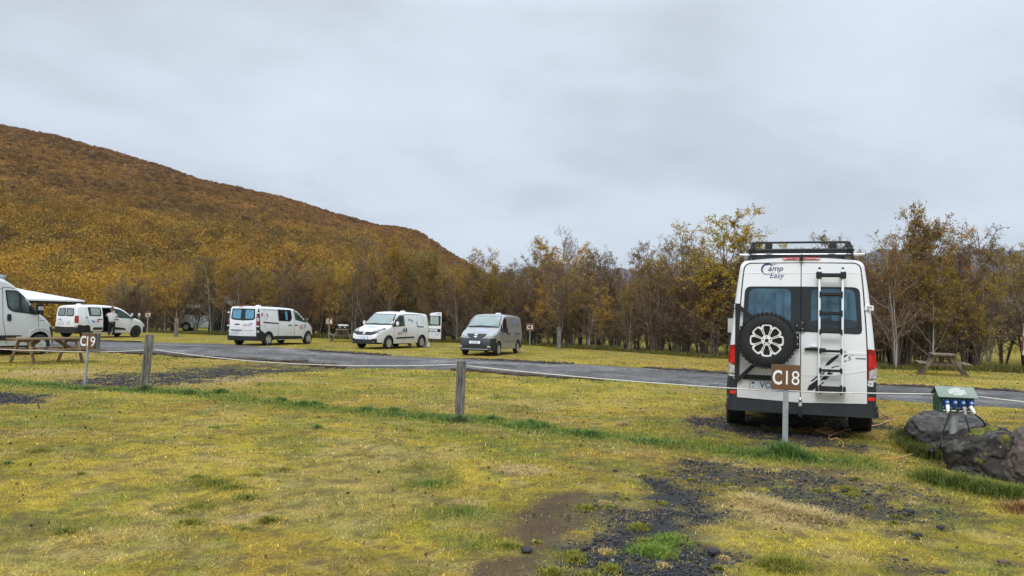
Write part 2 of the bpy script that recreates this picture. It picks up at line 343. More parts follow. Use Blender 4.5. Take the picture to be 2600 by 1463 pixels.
idx=np.arange(nx*ny).reshape(ny,nx);FQ=np.stack([idx[:-1,:-1],idx[:-1,1:],idx[1:,1:],idx[1:,:-1]],-1).reshape(-1,4)
gm=vcol_mat('turf_ground',rough=.95,spec=.05,bump=.6,bscale=26.)
t=gm.node_tree;b=t.nodes['Principled BSDF'];src=b.inputs['Base Color'].links[0].from_socket
tcn=t.nodes.new('ShaderNodeTexCoord')
def addn(scale,lo,hi,src):
    n=t.nodes.new('ShaderNodeTexNoise');n.inputs['Scale'].default_value=scale;n.inputs['Detail'].default_value=8;n.inputs['Roughness'].default_value=.7;t.links.new(tcn.outputs['Object'],n.inputs['Vector'])
    mr=t.nodes.new('ShaderNodeMapRange');mr.inputs['From Min'].default_value=.3;mr.inputs['From Max'].default_value=.7;mr.inputs['To Min'].default_value=lo;mr.inputs['To Max'].default_value=hi;t.links.new(n.outputs[0],mr.inputs[0])
    v=t.nodes.new('ShaderNodeVectorMath');v.operation='SCALE';t.links.new(src,v.inputs[0]);t.links.new(mr.outputs[0],v.inputs[3]);return v.outputs[0]
src=addn(38.,.55,1.3,src);src=addn(4.,.8,1.15,src);src=addn(.8,.85,1.12,src);t.links.new(src,b.inputs['Base Color'])
ground=npmesh('ground',np.stack([XX,YY,ZZ],-1).reshape(-1,3),FQ,CC.reshape(-1,3),gm,nv=4,smooth=True);tag(ground,kind='structure')
# ------------------------------------------------------------------ road
NEAR=[(-700,872),(-300,884),(0,893),(250,895),(400,900),(560,910),(760,921),(897,936),(1168,941),(1255,948),(1400,957),(1600,968),(1700,976),(1850,990),(2030,1005),(2240,1019),(2600,1038),(2900,1055)]
FAR=[(-700,850),(-300,857),(0,863),(250,866),(420,870),(560,873),(700,881),(840,894),(966,902),(1070,906),(1160,911),(1255,915),(1400,922),(1500,926),(1700,938),(1850,950),(2030,963),(2240,977),(2600,997),(2900,1013)]
def poly_interp(P,n,seed):
    W_=np.array([G(*p)[:2] for p in P]);d=np.r_[0,np.cumsum(np.hypot(*np.diff(W_,axis=0).T))];t=np.linspace(0,d[-1],n)
    o=np.stack([np.interp(t,d,W_[:,0]),np.interp(t,d,W_[:,1])],-1)
    o[:,1]+=(fbm(t,t*0+seed,1.6,seed,4)-.5)*1.1;return o
RNv=poly_interp(NEAR,420,3);RFv=poly_interp(FAR,420,4)
K=9;V=[];
for k in range(K+1): V.append(RNv*(1-k/K)+RFv*k/K)
V=np.array(V);zr=hz(V[...,0],V[...,1])+.022+np.array([0,.02,.015,.005,.012,.02,.012,.003,.012,0])[:,None]
zr[0]=-.01;zr[-1]=-.01
V=np.concatenate([V,zr[...,None]],-1);idx=np.arange((K+1)*420).reshape(K+1,420);FQ=np.stack([idx[:-1,:-1],idx[:-1,1:],idx[1:,1:],idx[1:,:-1]],-1).reshape(-1,4)
rc=np.ones((K+1,420,3))*np.array([.118,.114,.112])
tr_=np.array([.75,1.0,1.25,.95,.9,1.0,1.28,1.1,.9,.72])[:,None,None];rc=rc*tr_
w_=ss(fbm(V[...,0],V[...,1]*4,3.2,17,4),.45,.65)[...,None];rc=rc*(1-.35*w_);w_=ss(fbm(V[...,0]*.5,V[...,1]*5,2.,27,4),.55,.7)[...,None];rc=rc*(1+.5*w_)  # dark blotches, then pale streaks painting puddle reflections into the road colour
rm=vcol_mat('gravel_road',rough=.95,spec=.12,bump=.5,bscale=14.)
t=rm.node_tree;b=t.nodes['Principled BSDF'];src=b.inputs['Base Color'].links[0].from_socket;tcn=t.nodes.new('ShaderNodeTexCoord')
src=addn(12.,.5,1.45,src);src=addn(3.,.7,1.3,src);src=addn(.9,.75,1.25,src);t.links.new(src,b.inputs['Base Color'])
road=npmesh('road',V.reshape(-1,3),FQ,rc.reshape(-1,3),rm,nv=4,smooth=True);tag(road,kind='structure')
# ------------------------------------------------------------------ scatter helper
def ico(sub=1,seed=0,rough=.25,flat=.7):
    bm=bmesh.new();bmesh.ops.create_icosphere(bm,subdivisions=sub,radius=1);rg=np.random.default_rng(seed);ax=rg.normal(size=(5,3))
    for v in bm.verts:
        d=1.
        for a in ax: d+=rough*.5*math.sin(2.2*float(np.dot(a,v.co)))
        v.co=v.co*d;v.co.z*=flat
    bmesh.ops.triangulate(bm,faces=bm.faces[:]);bm.verts.index_update()
    V=np.array([v.co[:] for v in bm.verts]);Fc=np.array([[v.index for v in f.verts] for f in bm.faces]);bm.free();return V,Fc
def scatter(name,P,S,C,tmpl,mat,**k):
    """P (n,3) S (n,3) C (n,3)"""
    VV=[];FF=[];CC_=[];o=0;n=len(P);g=RNG.integers(0,len(tmpl),n);a=RNG.random(n)*6.283
    for ti,(tv,tf) in enumerate(tmpl):
        s=g==ti;m=s.sum()
        if not m: continue
        v=tv[None]*S[s][:,None];ca,sa=np.cos(a[s])[:,None],np.sin(a[s])[:,None]
        v=np.stack([v[...,0]*ca-v[...,1]*sa,v[...,0]*sa+v[...,1]*ca,v[...,2]],-1)+P[s][:,None]
        VV.append(v.reshape(-1,3));FF.append((tf[None]+np.arange(m)[:,None,None]*len(tv)).reshape(-1,3)+o);o+=m*len(tv)
        CC_.append(np.repeat(C[s],len(tv),0))
    ob=npmesh(name,np.concatenate(VV),np.concatenate(FF),np.concatenate(CC_),mat);return tag(ob,**k)
STONE=vcol_mat('loose_stone',rough=.7,spec=.3,bump=.3,bscale=60)
TM=[ico(1,s,.35,.6) for s in range(6)]
# clods of turned mud along the road edges
P=[];S=[];C=[]
for E_,px0,px1,dn in [(RFv,-1e9,1e9,1),(RNv,-1e9,1e9,1)]:
    for i in range(len(E_)-1):
        a,b=E_[i],E_[i+1];L=np.hypot(*(b-a));dd=a[1]
        m=noise2(a[0]*1.,a[1]*0,2.4,5 if E_ is RFv else 8)
        n=int(L*(26 if m>.52 else 3))
        for _ in range(n):
            t=random.random();p=a+(b-a)*t;off=random.gauss(0,.20);sz=random.uniform(.03,.09)*(1.2 if m>.6 else .8)
            sz*=1.25;P.append((p[0],p[1]+off,.01));S.append((sz*1.6,sz*1.2,sz*.8));v=random.uniform(.6,1.3);C.append((.055*v,.036*v,.024*v))
scatter('mud_clods',np.array(P),np.array(S),np.array(C),TM,STONE,label='dark brown clods of churned mud along the edges of the gravel road',cat='mud clods',kind='stuff')
# ------------------------------------------------------------------ hillside
RIDGE=[(-900,60),(-500,180),(-200,262),(0,318),(140,345),(280,383),(350,404),(420,425),(500,455),(620,480),(720,502),(860,545),(965,574),(1010,577),(1060,588),(1090,606),(1130,636),(1180,665),(1230,697),(1290,737),(1350,775),(1420,806),(1500,812)]
YC=265.
RX=np.array([atY(a,b,YC)[0] for a,b in RIDGE]);RZ=np.array([atY(a,b,YC)[2] for a,b in RIDGE]);RZ=np.maximum(RZ,0)
def hill(x,y):
    x=np.asarray(x,float);y=np.asarray(y,float);c=np.interp(x,RX,RZ);y0=64+np.maximum(0,(x+60)*.25);t=np.clip((y-y0)/(YC-y0),0,1)
    s=t*.82+.18*t*t*(3-2*t);s=np.where(y>YC,1-((y-YC)/340)**2*.7,s);z=c*np.clip(s,0,1)
    return z+ss(t,0,.1)*((fbm(x,y,38,13,3)-.5)*3.*np.clip(1-t,0.12,1)+(fbm(x,y,9,14,3)-.5)*1.0*np.clip(1-t,.12,1))*np.clip(c/6,0,1)-.05
hx=np.linspace(-330,20,260);hy=np.r_[np.linspace(60,YC,170),np.linspace(YC+4,420,24)]
XX,YY=np.meshgrid(hx,hy);ZZ=hill(XX,YY);idx=np.arange(ZZ.size).reshape(ZZ.shape);FQ=np.stack([idx[:-1,:-1],idx[:-1,1:],idx[1:,1:],idx[1:,:-1]],-1).reshape(-1,4)
tt=np.clip((YY-64)/(YC-64),0,1)[...,None];cc=np.array([.10,.075,.02])*(1-tt)+np.array([.14,.07,.028])*tt
hm=vcol_mat('hill_soil',rough=.95,spec=.05,bump=.8,bscale=.9)
ho=npmesh('hill',np.stack([XX,YY,ZZ],-1).reshape(-1,3),FQ,cc.reshape(-1,3),hm,nv=4,smooth=True);tag(ho,kind='structure')
# birch scrub on the hill: clumps of small leafy faces
LEAFM=vcol_mat('autumn_leaf',rough=.75,spec=.15,trans=.25)
def quads(P,sz,C,flat=0.):
    n=len(P);a=RNG.normal(size=(n,3));a/=np.linalg.norm(a,axis=1)[:,None];b=RNG.normal(size=(n,3))
    if flat: a[:,2]*=(1-flat);a/=np.linalg.norm(a,axis=1)[:,None]
    b-=a*(a*b).sum(1)[:,None];b/=np.linalg.norm(b,axis=1)[:,None]
    s=sz[:,None];V=np.stack([P-a*s-b*s*.35,P+a*s*.2-b*s*.75,P+a*s+b*s*.3,P-a*s*.15+b*s*.7],1).reshape(-1,3);Fc=np.arange(n*4).reshape(n,4)
    return V,Fc,np.repeat(C,4,0)
nb=13500;u=RNG.uniform(-.735,.06,nb*2);Yb=np.sqrt(RNG.uniform(62.**2,272.**2,nb*2));Xb=u*Yb;cz=np.interp(Xb,RX,RZ)
k=(cz>.7)&((cz>3)|(Yb>90))&~((Xb>-50)&(Xb<-26)&(Yb<64))&~((Xb>-31)&(Xb<-18)&(Yb<69));Xb=Xb[k][:nb];Yb=Yb[k][:nb];Zb=hill(Xb,Yb)
y0=64+np.maximum(0,(Xb+60)*.25);tb=np.clip((Yb-y0)/(YC-y0),0,1)
tn=tb+(fbm(Xb,Yb,42,19,3)-.5)*.5
rad=(1.8-1.15*ss(tn,.15,1.))*RNG.uniform(.6,1.35,len(Xb));hb=rad*RNG.uniform(.9,1.6,len(Xb))*(1-.45*ss(tn,.5,1.))
colA=np.array([[.235,.140,.018],[.195,.120,.020],[.255,.135,.016],[.135,.095,.022],[.170,.085,.020],[.21,.15,.022],[.11,.072,.022]])
colB=np.array([[.170,.085,.024],[.14,.070,.024],[.19,.105,.024],[.13,.075,.026],[.16,.095,.024],[.15,.07,.026],[.12,.065,.024]])
g=(RNG.random(len(Xb))*7).astype(int);g=np.where(fbm(Xb,Yb,14,29,2)>.56,(g%3),g)
w=ss(tn,.05,1.05)[:,None];cb=colA[g]*(1-w)+colB[g]*w;cb*=RNG.uniform(.75,1.35,(len(Xb),1))*1.45
VV=[];FF=[];KK=[];o=0
cnt=np.where(Yb<110,240,np.where(Yb<170,120,60)).astype(int);rep=np.repeat(np.arange(len(Xb)),cnt);n=len(rep)
d=RNG.normal(size=(n,3));d/=np.linalg.norm(d,axis=1)[:,None];d*=(RNG.random(n)**.16)[:,None];d[:,2]=np.abs(d[:,2])*1.0-.1
lump=1+.35*np.sin(d[:,0]*5+rep)*np.sin(d[:,1]*5+rep*1.7)
Pq=np.stack([Xb[rep]+d[:,0]*rad[rep]*lump,Yb[rep]+d[:,1]*rad[rep]*lump,Zb[rep]+.2*hb[rep]+d[:,2]*hb[rep]],-1)
sz=np.where(Yb<110,.11,np.where(Yb<170,.165,.225))[rep]*RNG.uniform(.6,1.4,n)*(1-.3*w[rep,0])
cb*=(.55+.9*fbm(Xb,Yb*1.6,24,33,4))[:,None]*np.where(noise2(Xb,Yb,3.3,55)>.86,.55,1.)[:,None];C=cb[rep]*RNG.uniform(.8,1.25,(n,1))
v,f,c=quads(Pq,sz,C);sh=npmesh('hillside_scrub',v,f,c,LEAFM,nv=4);tag(sh,'low golden brown birch scrub covering the whole hillside','scrub',kind='stuff')
# ------------------------------------------------------------------ far mountains
def mountain(name,prof,Y0,depth,seed,col):
    px=np.array([p[0] for p in prof]);xw=np.array([atY(a,b,Y0)[0] for a,b in prof]);zw=np.array([atY(a,b,Y0)[2] for a,b in prof])
    X=np.linspace(xw[0],xw[-1],220);T=np.linspace(-1,1,30);XX,TT=np.meshgrid(X,T);c=np.interp(XX,xw,zw)
    z=c*(1-np.abs(TT)**1.3)*(1+.0*XX)+(fbm(XX,TT*depth,260,seed,5)-.5)*90*(1-np.abs(TT))*np.minimum(1,c/60)+(fbm(XX,TT*depth,60,seed+9,3)-.5)*22*(1-np.abs(TT))
    z=np.maximum(z,-2);idx=np.arange(z.size).reshape(z.shape);FQ=np.stack([idx[:-1,:-1],idx[:-1,1:],idx[1:,1:],idx[1:,:-1]],-1).reshape(-1,4)
    cc=np.ones(z.shape+(3,))*np.array(col)*(0.75+.5*fbm(XX,TT*depth,160,seed+3,4))[...,None]
    o=npmesh(name,np.stack([XX,Y0+TT*depth,z],-1).reshape(-1,3),FQ,cc.reshape(-1,3),hm,nv=4,smooth=True);return tag(o,kind='structure')
mountain('mountain',[(900,800),(1150,760),(1250,705),(1380,672),(1500,668),(1600,682),(1750,690),(1900,672),(2050,650),(2200,640),(2350,652),(2480,632),(2600,640),(2800,610),(3100,640),(3500,700)],2300,900,3,(.055,.055,.06))
# ------------------------------------------------------------------ vehicle toolkit
class Van:
    def __init__(s,root,L,Wd,H,top,plan,tumb,r=.12,zb=.24,crown=.04,arches=(),ar=.37,lean=None,cuts=(),paintm=WHITE,name='body'):
        s.root=root;s.L=L;s.Wd=Wd
        top=chaikin(top,2);plan=chaikin(plan,2);tumb=chaikin(tumb,2)
        tx=[p[0] for p in top]
        for i in range(1,len(tx)):
            if tx[i]<=tx[i-1]: tx[i]=tx[i-1]+1e-3
        tz=[p[1] for p in top];st=sorted(set([round(t,4) for t in tx]+[round(x,4) for x in np.arange(.0,tx[-1],.16)]+[.01,.03,.06,.10]))
        px=[p[0] for p in plan];pv=[p[1] for p in plan];qz=[p[0] for p in tumb];qv=[p[1] for p in tumb];rings=[];V=[];Fc=[]
        for x in st:
            zt=float(np.interp(x,tx,tz));pf=float(np.interp(x,px,pv));w=lambda z:Wd/2*pf*float(np.interp(z,qz,qv))
            hgt=zt-zb;rr=min(r if not callable(r) else r(x),.42*hgt);cw=min(crown,.15*hgt);zs=zt-cw-rr;side=[]
            for i in range(12):
                z=zb+(zs-zb)*i/11;side.append((w(z),z))
            ws=w(zs)
            for i in range(1,6):
                a=i/5*math.pi/2;side.append((ws-rr*(1-math.cos(a)),zs+rr*math.sin(a)))
            y1=ws-rr
            for i in range(1,5):
                y=y1*(1-i/4);side.append((y,zt-cw*(y/y1)**2 if y1>0 else zt))
            ring=[(y,z) for y,z in side]+[(-y,z) for y,z in side[-2::-1]];rings.append(ring)
            for y,z in ring:
                dx=0
                if lean and x<1.0: dx=float(np.interp(z,[l[0] for l in lean],[l[1] for l in lean]))*(1-x)
                V.append((x+dx,y,z))
        m=len(rings[0]);n=len(st)
        for i in range(n-1):
            for k in range(m):
                a=i*m+k;b=i*m+(k+1)%m;Fc.append((a,b,b+m,a+m))
        for base in (0,(n-1)*m):
            h=m//2
            for i in range(h-1): Fc.append((base+i,base+i+1,base+m-2-i,base+m-1-i))
            Fc.append((base+h-1,base+h,base+h+1))
        bm=bmesh.new();vs=[bm.verts.new(v) for v in V]
        for f in Fc:
            try: bm.faces.new([vs[i] for i in f])
            except ValueError: pass
        bmesh.ops.remove_doubles(bm,verts=bm.verts[:],dist=1e-4)
        bmesh.ops.recalc_face_normals(bm,faces=bm.faces[:]);s.bvh=BVHTree.FromBMesh(bm);s.bm=bm.copy()
        me=bpy.data.meshes.new(name);bm.to_mesh(me);bm.free();me.materials.append(paintm);me.materials.append(WELL)
        o=bpy.data.objects.new(name,me);COL.objects.link(o);cutters=[]
        def cutobj(mb):
            c=mb.build('cut',[paintm,WELL]);cutters.append(c);md=o.modifiers.new('b','BOOLEAN');md.operation='DIFFERENCE';md.solver='EXACT';md.object=c
        for ax in arches:
            for sg in (1,-1):
                if ax is None: continue
                a_x,a_z=ax;mb=MB();y0=sg*(Wd/2+.2);y1=sg*(Wd/2-.33);pr=[(y0,0),(y0,ar),(y1,ar),(y1,0)]
                mb.prism(rpoly([(a_x-ar,-.3),(a_x+ar,-.3)]+[(a_x+ar*math.cos(t),a_z+ar*math.sin(t)) for t in np.linspace(0,math.pi,20)],0),y0,y1,1);cutobj(mb)
        for c_,d_ in cuts: mb=MB();mb.box(c_,d_,1);cutobj(mb)
        if cutters:
            dg=bpy.context.evaluated_depsgraph_get();dg.update();nm=bpy.data.meshes.new_from_object(o.evaluated_get(dg));o.modifiers.clear();old=o.data;o.data=nm;nm.name=name;bpy.data.meshes.remove(old)
            for c in cutters: bpy.data.objects.remove(c)
        o.data.shade_smooth();o.data.set_sharp_from_angle(angle=R(32));o.parent=root;s.body=o
    def hit(s,side,u,v):
        if side=='R': o,d=Vector((u,-5,v)),Vector((0,1,0))
        elif side=='L': o,d=Vector((u,5,v)),Vector((0,-1,0))
        elif side=='B': o,d=Vector((-5,u,v)),Vector((1,0,0))
        elif side=='F': o,d=Vector((s.L+5,u,v)),Vector((-1,0,0))
        else: o,d=Vector((u,v,9)),Vector((0,0,-1))
        h=s.bvh.ray_cast(o,d);return (h[0],h[1]) if h[0] is not None else (None,None)
    def proj(s,side,V2,Fc,off):
        P=[];ok=[]
        for u,v in V2:
            p,n=s.hit(side,u,v)
            if p is None: P.append(None);continue
            P.append(p+n*off)
        F2=[f for f in Fc if all(P[i] is not None for i in f)];mp={};V=[]
        for f in F2:
            for i in f:
                if i not in mp: mp[i]=len(V);V.append(P[i])
        return V,[tuple(mp[i] for i in f) for f in F2]
    def patch(s,name,side,poly,mat,off=.006,parent=None,step=.14,skirt=True,label=None,smooth=True):
        bm=bmesh.new();vs=[bm.verts.new((p[0],p[1],0)) for p in poly]
        try: bm.faces.new(vs)
        except ValueError: bm.free();return None
        for ax in (0,1):
            lo=min(p[ax] for p in poly);hi=max(p[ax] for p in poly);k=int((hi-lo)/step)
            for i in range(1,k+1):
                c=lo+(hi-lo)*i/(k+1);co=[0,0,0];no=[0,0,0];co[ax]=c;no[ax]=1
                bmesh.ops.bisect_plane(bm,geom=bm.verts[:]+bm.edges[:]+bm.faces[:],plane_co=co,plane_no=no,dist=1e-5)
        bmesh.ops.triangulate(bm,faces=[f for f in bm.faces if len(f.verts)>4]);bm.verts.index_update()
        V2=[(v.co.x,v.co.y) for v in bm.verts];Fc=[[v.index for v in f.verts] for f in bm.faces];bm.free()
        V,Fc=s.proj(side,V2,Fc,off)
        if not Fc: return None
        if skirt:
            V0,_=s.proj(side,V2,[[v for v in f] for f in []],0) if False else (None,None)
            cnt={}
            for f in Fc:
                for a,b in zip(f,f[1:]+f[:1]): cnt[tuple(sorted((a,b)))]=cnt.get(tuple(sorted((a,b))),0)+1
            dirv={'R':Vector((0,1,0)),'L':Vector((0,-1,0)),'B':Vector((1,0,0)),'F':Vector((-1,0,0)),'T':Vector((0,0,-1))}[side]
            mp={}
            for (a,b),c in list(cnt.items()):
                if c==1:
                    for i in (a,b):
                        if i not in mp: mp[i]=len(V);V.append(V[i]+dirv*(off+.003))
                    Fc.append((a,b,mp[b],mp[a]))
        me=bpy.data.meshes.new(name);me.from_pydata([tuple(v) for v in V],[],Fc);me.materials.append(mat)
        o=link(name,me,parent or s.root,30 if smooth else 0)
        # make sure it faces outwards
        return tag(o,label)
    def panel(s,name,side,poly,mat,off=.007,gap=.016,**k):
        c=Vector((sum(p[0] for p in poly)/len(poly),sum(p[1] for p in poly)/len(poly)));
        big=[]
        K_=len(poly)
        ar=sum(poly[i][0]*poly[(i+1)%K_][1]-poly[(i+1)%K_][0]*poly[i][1] for i in range(K_));sg=1 if ar>0 else -1
        for i in range(K_):
            a=Vector(poly[i-1]);b=Vector(poly[i]);c=Vector(poly[(i+1)%K_]);n1=Vector(((b-a).y,-(b-a).x));n2=Vector(((c-b).y,-(c-b).x))
            n=(n1.normalized() if n1.length>1e-6 else Vector((0,0)))+(n2.normalized() if n2.length>1e-6 else Vector((0,0)))
            if n.length>1e-6:n.normalize()
            big.append(tuple(b+n*gap*sg))
        p=s.patch(name,side,poly,mat,off,**k)
        g=s.patch('seam',side,big,GAP,.002,parent=p,skirt=False);return p
    def region(s,name,planes,off,mat,parent=None):
        """piece of the body skin inside half spaces (co, outward normal), offset outwards"""
        bm=s.bm.copy();bm.normal_update()
        for co,no in planes: bmesh.ops.bisect_plane(bm,geom=bm.verts[:]+bm.edges[:]+bm.faces[:],plane_co=co,plane_no=no,clear_outer=True,dist=1e-5)
        bm.normal_update();nr={v:v.normal.copy() for v in bm.verts}
        for v in bm.verts: v.co+=nr[v]*off
        bd=[e for e in bm.edges if e.is_boundary];r=bmesh.ops.extrude_edge_only(bm,edges=bd)
        for v in [g for g in r['geom'] if isinstance(g,bmesh.types.BMVert)]:
            h=s.bvh.find_nearest(v.co)
            if h[0] is not None: v.co=h[0]-h[1]*.004
        me=bpy.data.meshes.new(name);bm.to_mesh(me);bm.free();me.materials.append(mat);return link(name,me,parent or s.root,30)
    def text(s,name,side,body,u,v,size,mat,off=.009,parent=None,sx=1.,**k):
        V,Fc=text2d(body,size,**k);f={'R':1,'L':-1,'B':-1,'F':1,'T':-1}[side]
        P,Fc=s.proj(side,[(u+f*a*sx,v+b) for a,b in V],Fc,off)
        me=bpy.data.meshes.new(name);me.from_pydata([tuple(p) for p in P],[],Fc);me.materials.append(mat);return link(name,me,parent or s.root,fix=False)
def wheel(root,x,y,r,w,rimr,side,style='spoke',spokes=6,rimmat=None,tread=False,z=None,rot=0.,label=None):
    """side=+1: visible face to +y"""
    rimmat=rimmat or ALU;z=r-.012 if z is None else z
    o=MB();h=w/2;b=.028
    o.lathe([(-h,rimr*.98),(-h-.006,rimr+.02),(-h,r-.05),(-h+b,r-.008),(-h+.05,r),(h-.05,r),(h-b,r-.008),(h,r-.05),(h+.006,rimr+.02),(h,rimr*.98)],40,close=True)
    if tread:
        for k in range(40):
            a=2*math.pi*k/40;rt=Matrix.Rotation(-a,3,'Y')
            for sg in (-1,1): o.box(rt@Vector((r-.004,sg*(h-.028),0)),(.034,.058,.034),0,rt)
            if k%2==0: o.box(rt@Vector((r+.001,0,0)),(.016,w*.45,.03),0,rt)
    wo=o.build('wheel',TYRE,root,35);wo.location=(x,y,z);tag(wo,label)
    m=MB();f=side;m.lathe([(f*(h-.03),rimr*.995),(f*(h-.05),rimr*.9),(f*(h-.07),rimr*.86),(f*(h-.075),.001)],32,1)
    fy=f*(h-.012)
    if style=='spoke':
        for k in range(spokes):
            a=2*math.pi*(k+rot)/spokes;c,s_=math.cos(a),math.sin(a);wa,wb=rimr*.30,rimr*.20
            q=[(.12*rimr*1.2,-wb),(rimr*.94,-wa),(rimr*.94,wa),(.12*rimr*1.2,wb)];q=[(p*c-t*s_,p*s_+t*c) for p,t in q];m.prism(q,fy-f*.035,fy+f*.002,0)
        m.lathe([(fy-f*.03,rimr*.30),(fy+f*.008,rimr*.28),(fy+f*.010,.001)],20,0)
        m.lathe([(fy-f*.02,rimr*.99),(fy+f*.004,rimr*.985),(fy+f*.004,rimr*.90),(fy-f*.02,rimr*.86)],32,0)
    elif style=='steel':
        m.lathe([(fy,rimr*.98),(fy-f*.02,rimr*.8),(fy-f*.005,rimr*.5),(fy-f*.02,rimr*.3),(fy+f*.0,rimr*.22),(fy,.001)],24,0)
        for k in range(8):
            a=2*math.pi*k/8;m.prism(circ(rimr*.66*math.cos(a),rimr*.66*math.sin(a),rimr*.09,10),fy-f*.02,fy-f*.002,1)
    elif style=='petal':
        Rr=rimr*.98
        for k in range(8):
            a=2*math.pi*(k+.5)/8
            rt=lambda p,t,a=a:(p*math.cos(a)-t*math.sin(a),p*math.sin(a)+t*math.cos(a))
            m.prism([rt(.20*Rr,-.045*Rr),rt(.84*Rr,-.085*Rr),rt(.84*Rr,-.025*Rr),rt(.2*Rr,-.01*Rr)],fy-f*.03,fy+f*.004,0)
            m.prism([rt(.20*Rr,.045*Rr),rt(.84*Rr,.085*Rr),rt(.84*Rr,.025*Rr),rt(.2*Rr,.01*Rr)],fy-f*.03,fy+f*.003,0)
            m.prism([rt(.74*Rr,-.10*Rr),rt(.90*Rr,-.15*Rr),rt(.86*Rr,0),rt(.90*Rr,.15*Rr),rt(.74*Rr,.10*Rr)],fy-f*.03,fy+f*.005,0)
            a=2*math.pi*k/8;hw=.255*Rr
            rt=lambda p,t,a=a:(p*math.cos(a)-t*math.sin(a),p*math.sin(a)+t*math.cos(a))
            m.prism([rt(.84*Rr,-.33*Rr),rt(.95*Rr,-.27*Rr),rt(1.0*Rr,-.17*Rr),rt(1.0*Rr,.17*Rr),rt(.95*Rr,.27*Rr),rt(.84*Rr,.33*Rr),rt(.76*Rr,.24*Rr),rt(.90*Rr,.14*Rr),rt(.90*Rr,-.14*Rr),rt(.76*Rr,-.24*Rr)],fy-f*.03,fy+f*.006,0)
        m.lathe([(fy-f*.03,Rr*.33),(fy+f*.007,Rr*.32),(fy+f*.009,Rr*.12),(fy+f*.012,.001)],24,0)
        m.lathe([(fy+f*.008,Rr*.115),(fy+f*.016,Rr*.11),(fy+f*.017,.001)],16,1)
        for k in range(5):
            a=2*math.pi*k/5+math.pi/2;m.prism(circ(Rr*.22*math.cos(a),Rr*.22*math.sin(a),Rr*.035,10),fy,fy+f*.013,1)
    m.build('rim',[rimmat,WELL],wo,35);return wo
def vroot(name,pose,dz=0.,**k):
    X,Y,th=pose;return empty(name,(X,Y,dz),math.pi/2-R(th),**k)
def mirror(root,x,y,z,s,sg,mat,h=.26,w=.16):
    m=MB();m.box((x,y+sg*.11,z),(.13,w,h),0,None,.045);m.bar((x-.02,y-sg*.05,z-h*.35),(x,y+sg*.06,z-h*.3),.05,.05,1);m.box((x-.068,y+sg*.11,z),(.006,w*.8,h*.8),2)
    return m.build('side_mirror',[mat,BLK,CHROME],root,35)
def cable_on(root,name,mat): pass
def roofvent(v,x,y=0.):
    p,n=v.hit('T',x,y);m=MB();m.lathe([(0,.15),(.04,.14),(.065,.10),(.072,.001)],20,0,Matrix.Rotation(R(90),4,'X'))
    o=m.build('roof_vent',WPL,v.root,40);o.location=(x,y,p.z-.01);return o
def antenna(v,x,y,l=.35):
    p,n=v.hit('T',x,y);m=MB();m.tube([(x,y,p.z-.01),(x-.12,y,p.z+l)],[.012,.006],6);return m.build('antenna',BLK,v.root)
# ================================================================== camper van (rear view, right foreground)
t=vroot('camper_van',(4.13,10.68,18.7),.085,label='large white camper van with spare wheel and ladder, parked behind the C18 sign',cat='van')
v=Van(t,5.95,2.0,2.6,[(0,2.56),(.3,2.60),(3.9,2.62),(4.35,2.48),(5.05,1.62),(5.2,1.42),(5.75,1.15),(5.9,.95),(5.93,.5),(5.95,.4)],
  [(0,.93),(.035,.975),(.12,1),(4.6,1),(5.3,.95),(5.8,.84),(5.95,.72)],[(.2,.975),(.55,1.0),(1.0,.995),(1.35,.975),(1.9,.92),(2.3,.87),(2.6,.82)],
  r=.11,zb=.34,crown=.045,arches=((1.33,.36),(4.97,.36)),ar=.45,lean=[(.4,0),(1.4,.0),(2.6,.05)])
DL=rpoly([(.006,2.485),(.765,2.475),(.80,2.15),(.855,1.3),(.862,.53),(.006,.50)],[0,.09,.3,.3,.02,0])
DR=[(-y,z) for y,z in DL]
dl=v.panel('rear_door','B',DL,WHITE,.010,.018,step=.12);dr=v.panel('rear_door','B',DR,WHITE,.010,.018,step=.12)
# pressed ribs in the doors
for d,sg in ((dl,1),(dr,-1)):
    wn_=v.patch('window','B',rpoly([(sg*.005,2.15),(sg*.765,2.145),(sg*.80,1.485),(sg*.005,1.505)],[0,.09,.07,0]),GLASS,.015,parent=d)
    pl=rpoly([(sg*.135,2.115),(sg*.70,2.115),(sg*.735,1.58),(sg*.135,1.58)],.10,6);cu_=v.patch('curtain','B',pl,CURTD,.018,parent=wn_)
    for q0,q1 in ((.22,.25),(.33,.40),(.50,.53),(.60,.64)): v.patch('painted_fold_shade','B',rpoly([(sg*q0,2.06),(sg*q1,2.06),(sg*(q1+.01),1.64),(sg*(q0+.005),1.64)],.012),pm('curtain_fold_shade',(.032,.085,.135),rough=.3,var=.4,scale=5),.0195,parent=cu_,skirt=False)  # flat dark strips paint the shading of folds onto the curtain
    v.patch('painted_tree_reflection','B',rpoly([(sg*.14,1.66),(sg*.30,1.70),(sg*.45,1.655),(sg*.60,1.70),(sg*.73,1.66),(sg*.735,1.585),(sg*.14,1.585)],[.02,.05,.05,.05,.02,.08,.08]),pm('painted_tree_reflection',(.020,.035,.045),rough=.2),.0205,parent=cu_,skirt=False)  # jagged dark patch paints trees reflected low in the pane
v.patch('door_pressing','B',rpoly([(.10,1.28),(.83,1.28),(.84,1.26),(.10,1.26)],.01),WHITE,.016,parent=dl)
v.patch('door_pressing','B',rpoly([(-.02,1.225),(-.845,1.235),(-.85,1.205),(-.02,1.195)],.01),WHITE,.017,parent=dr)
v.patch('door_pressing','B',rpoly([(-.02,.90),(-.45,.915),(-.86,1.0),(-.86,.985),(-.45,.895),(-.02,.88)],.01),WHITE,.015,parent=dr)
v.patch('door_pressing','B',rpoly([(.02,2.345),(.79,2.345),(.79,2.338),(.02,2.338)],.002),WHITE,.014,parent=dl)
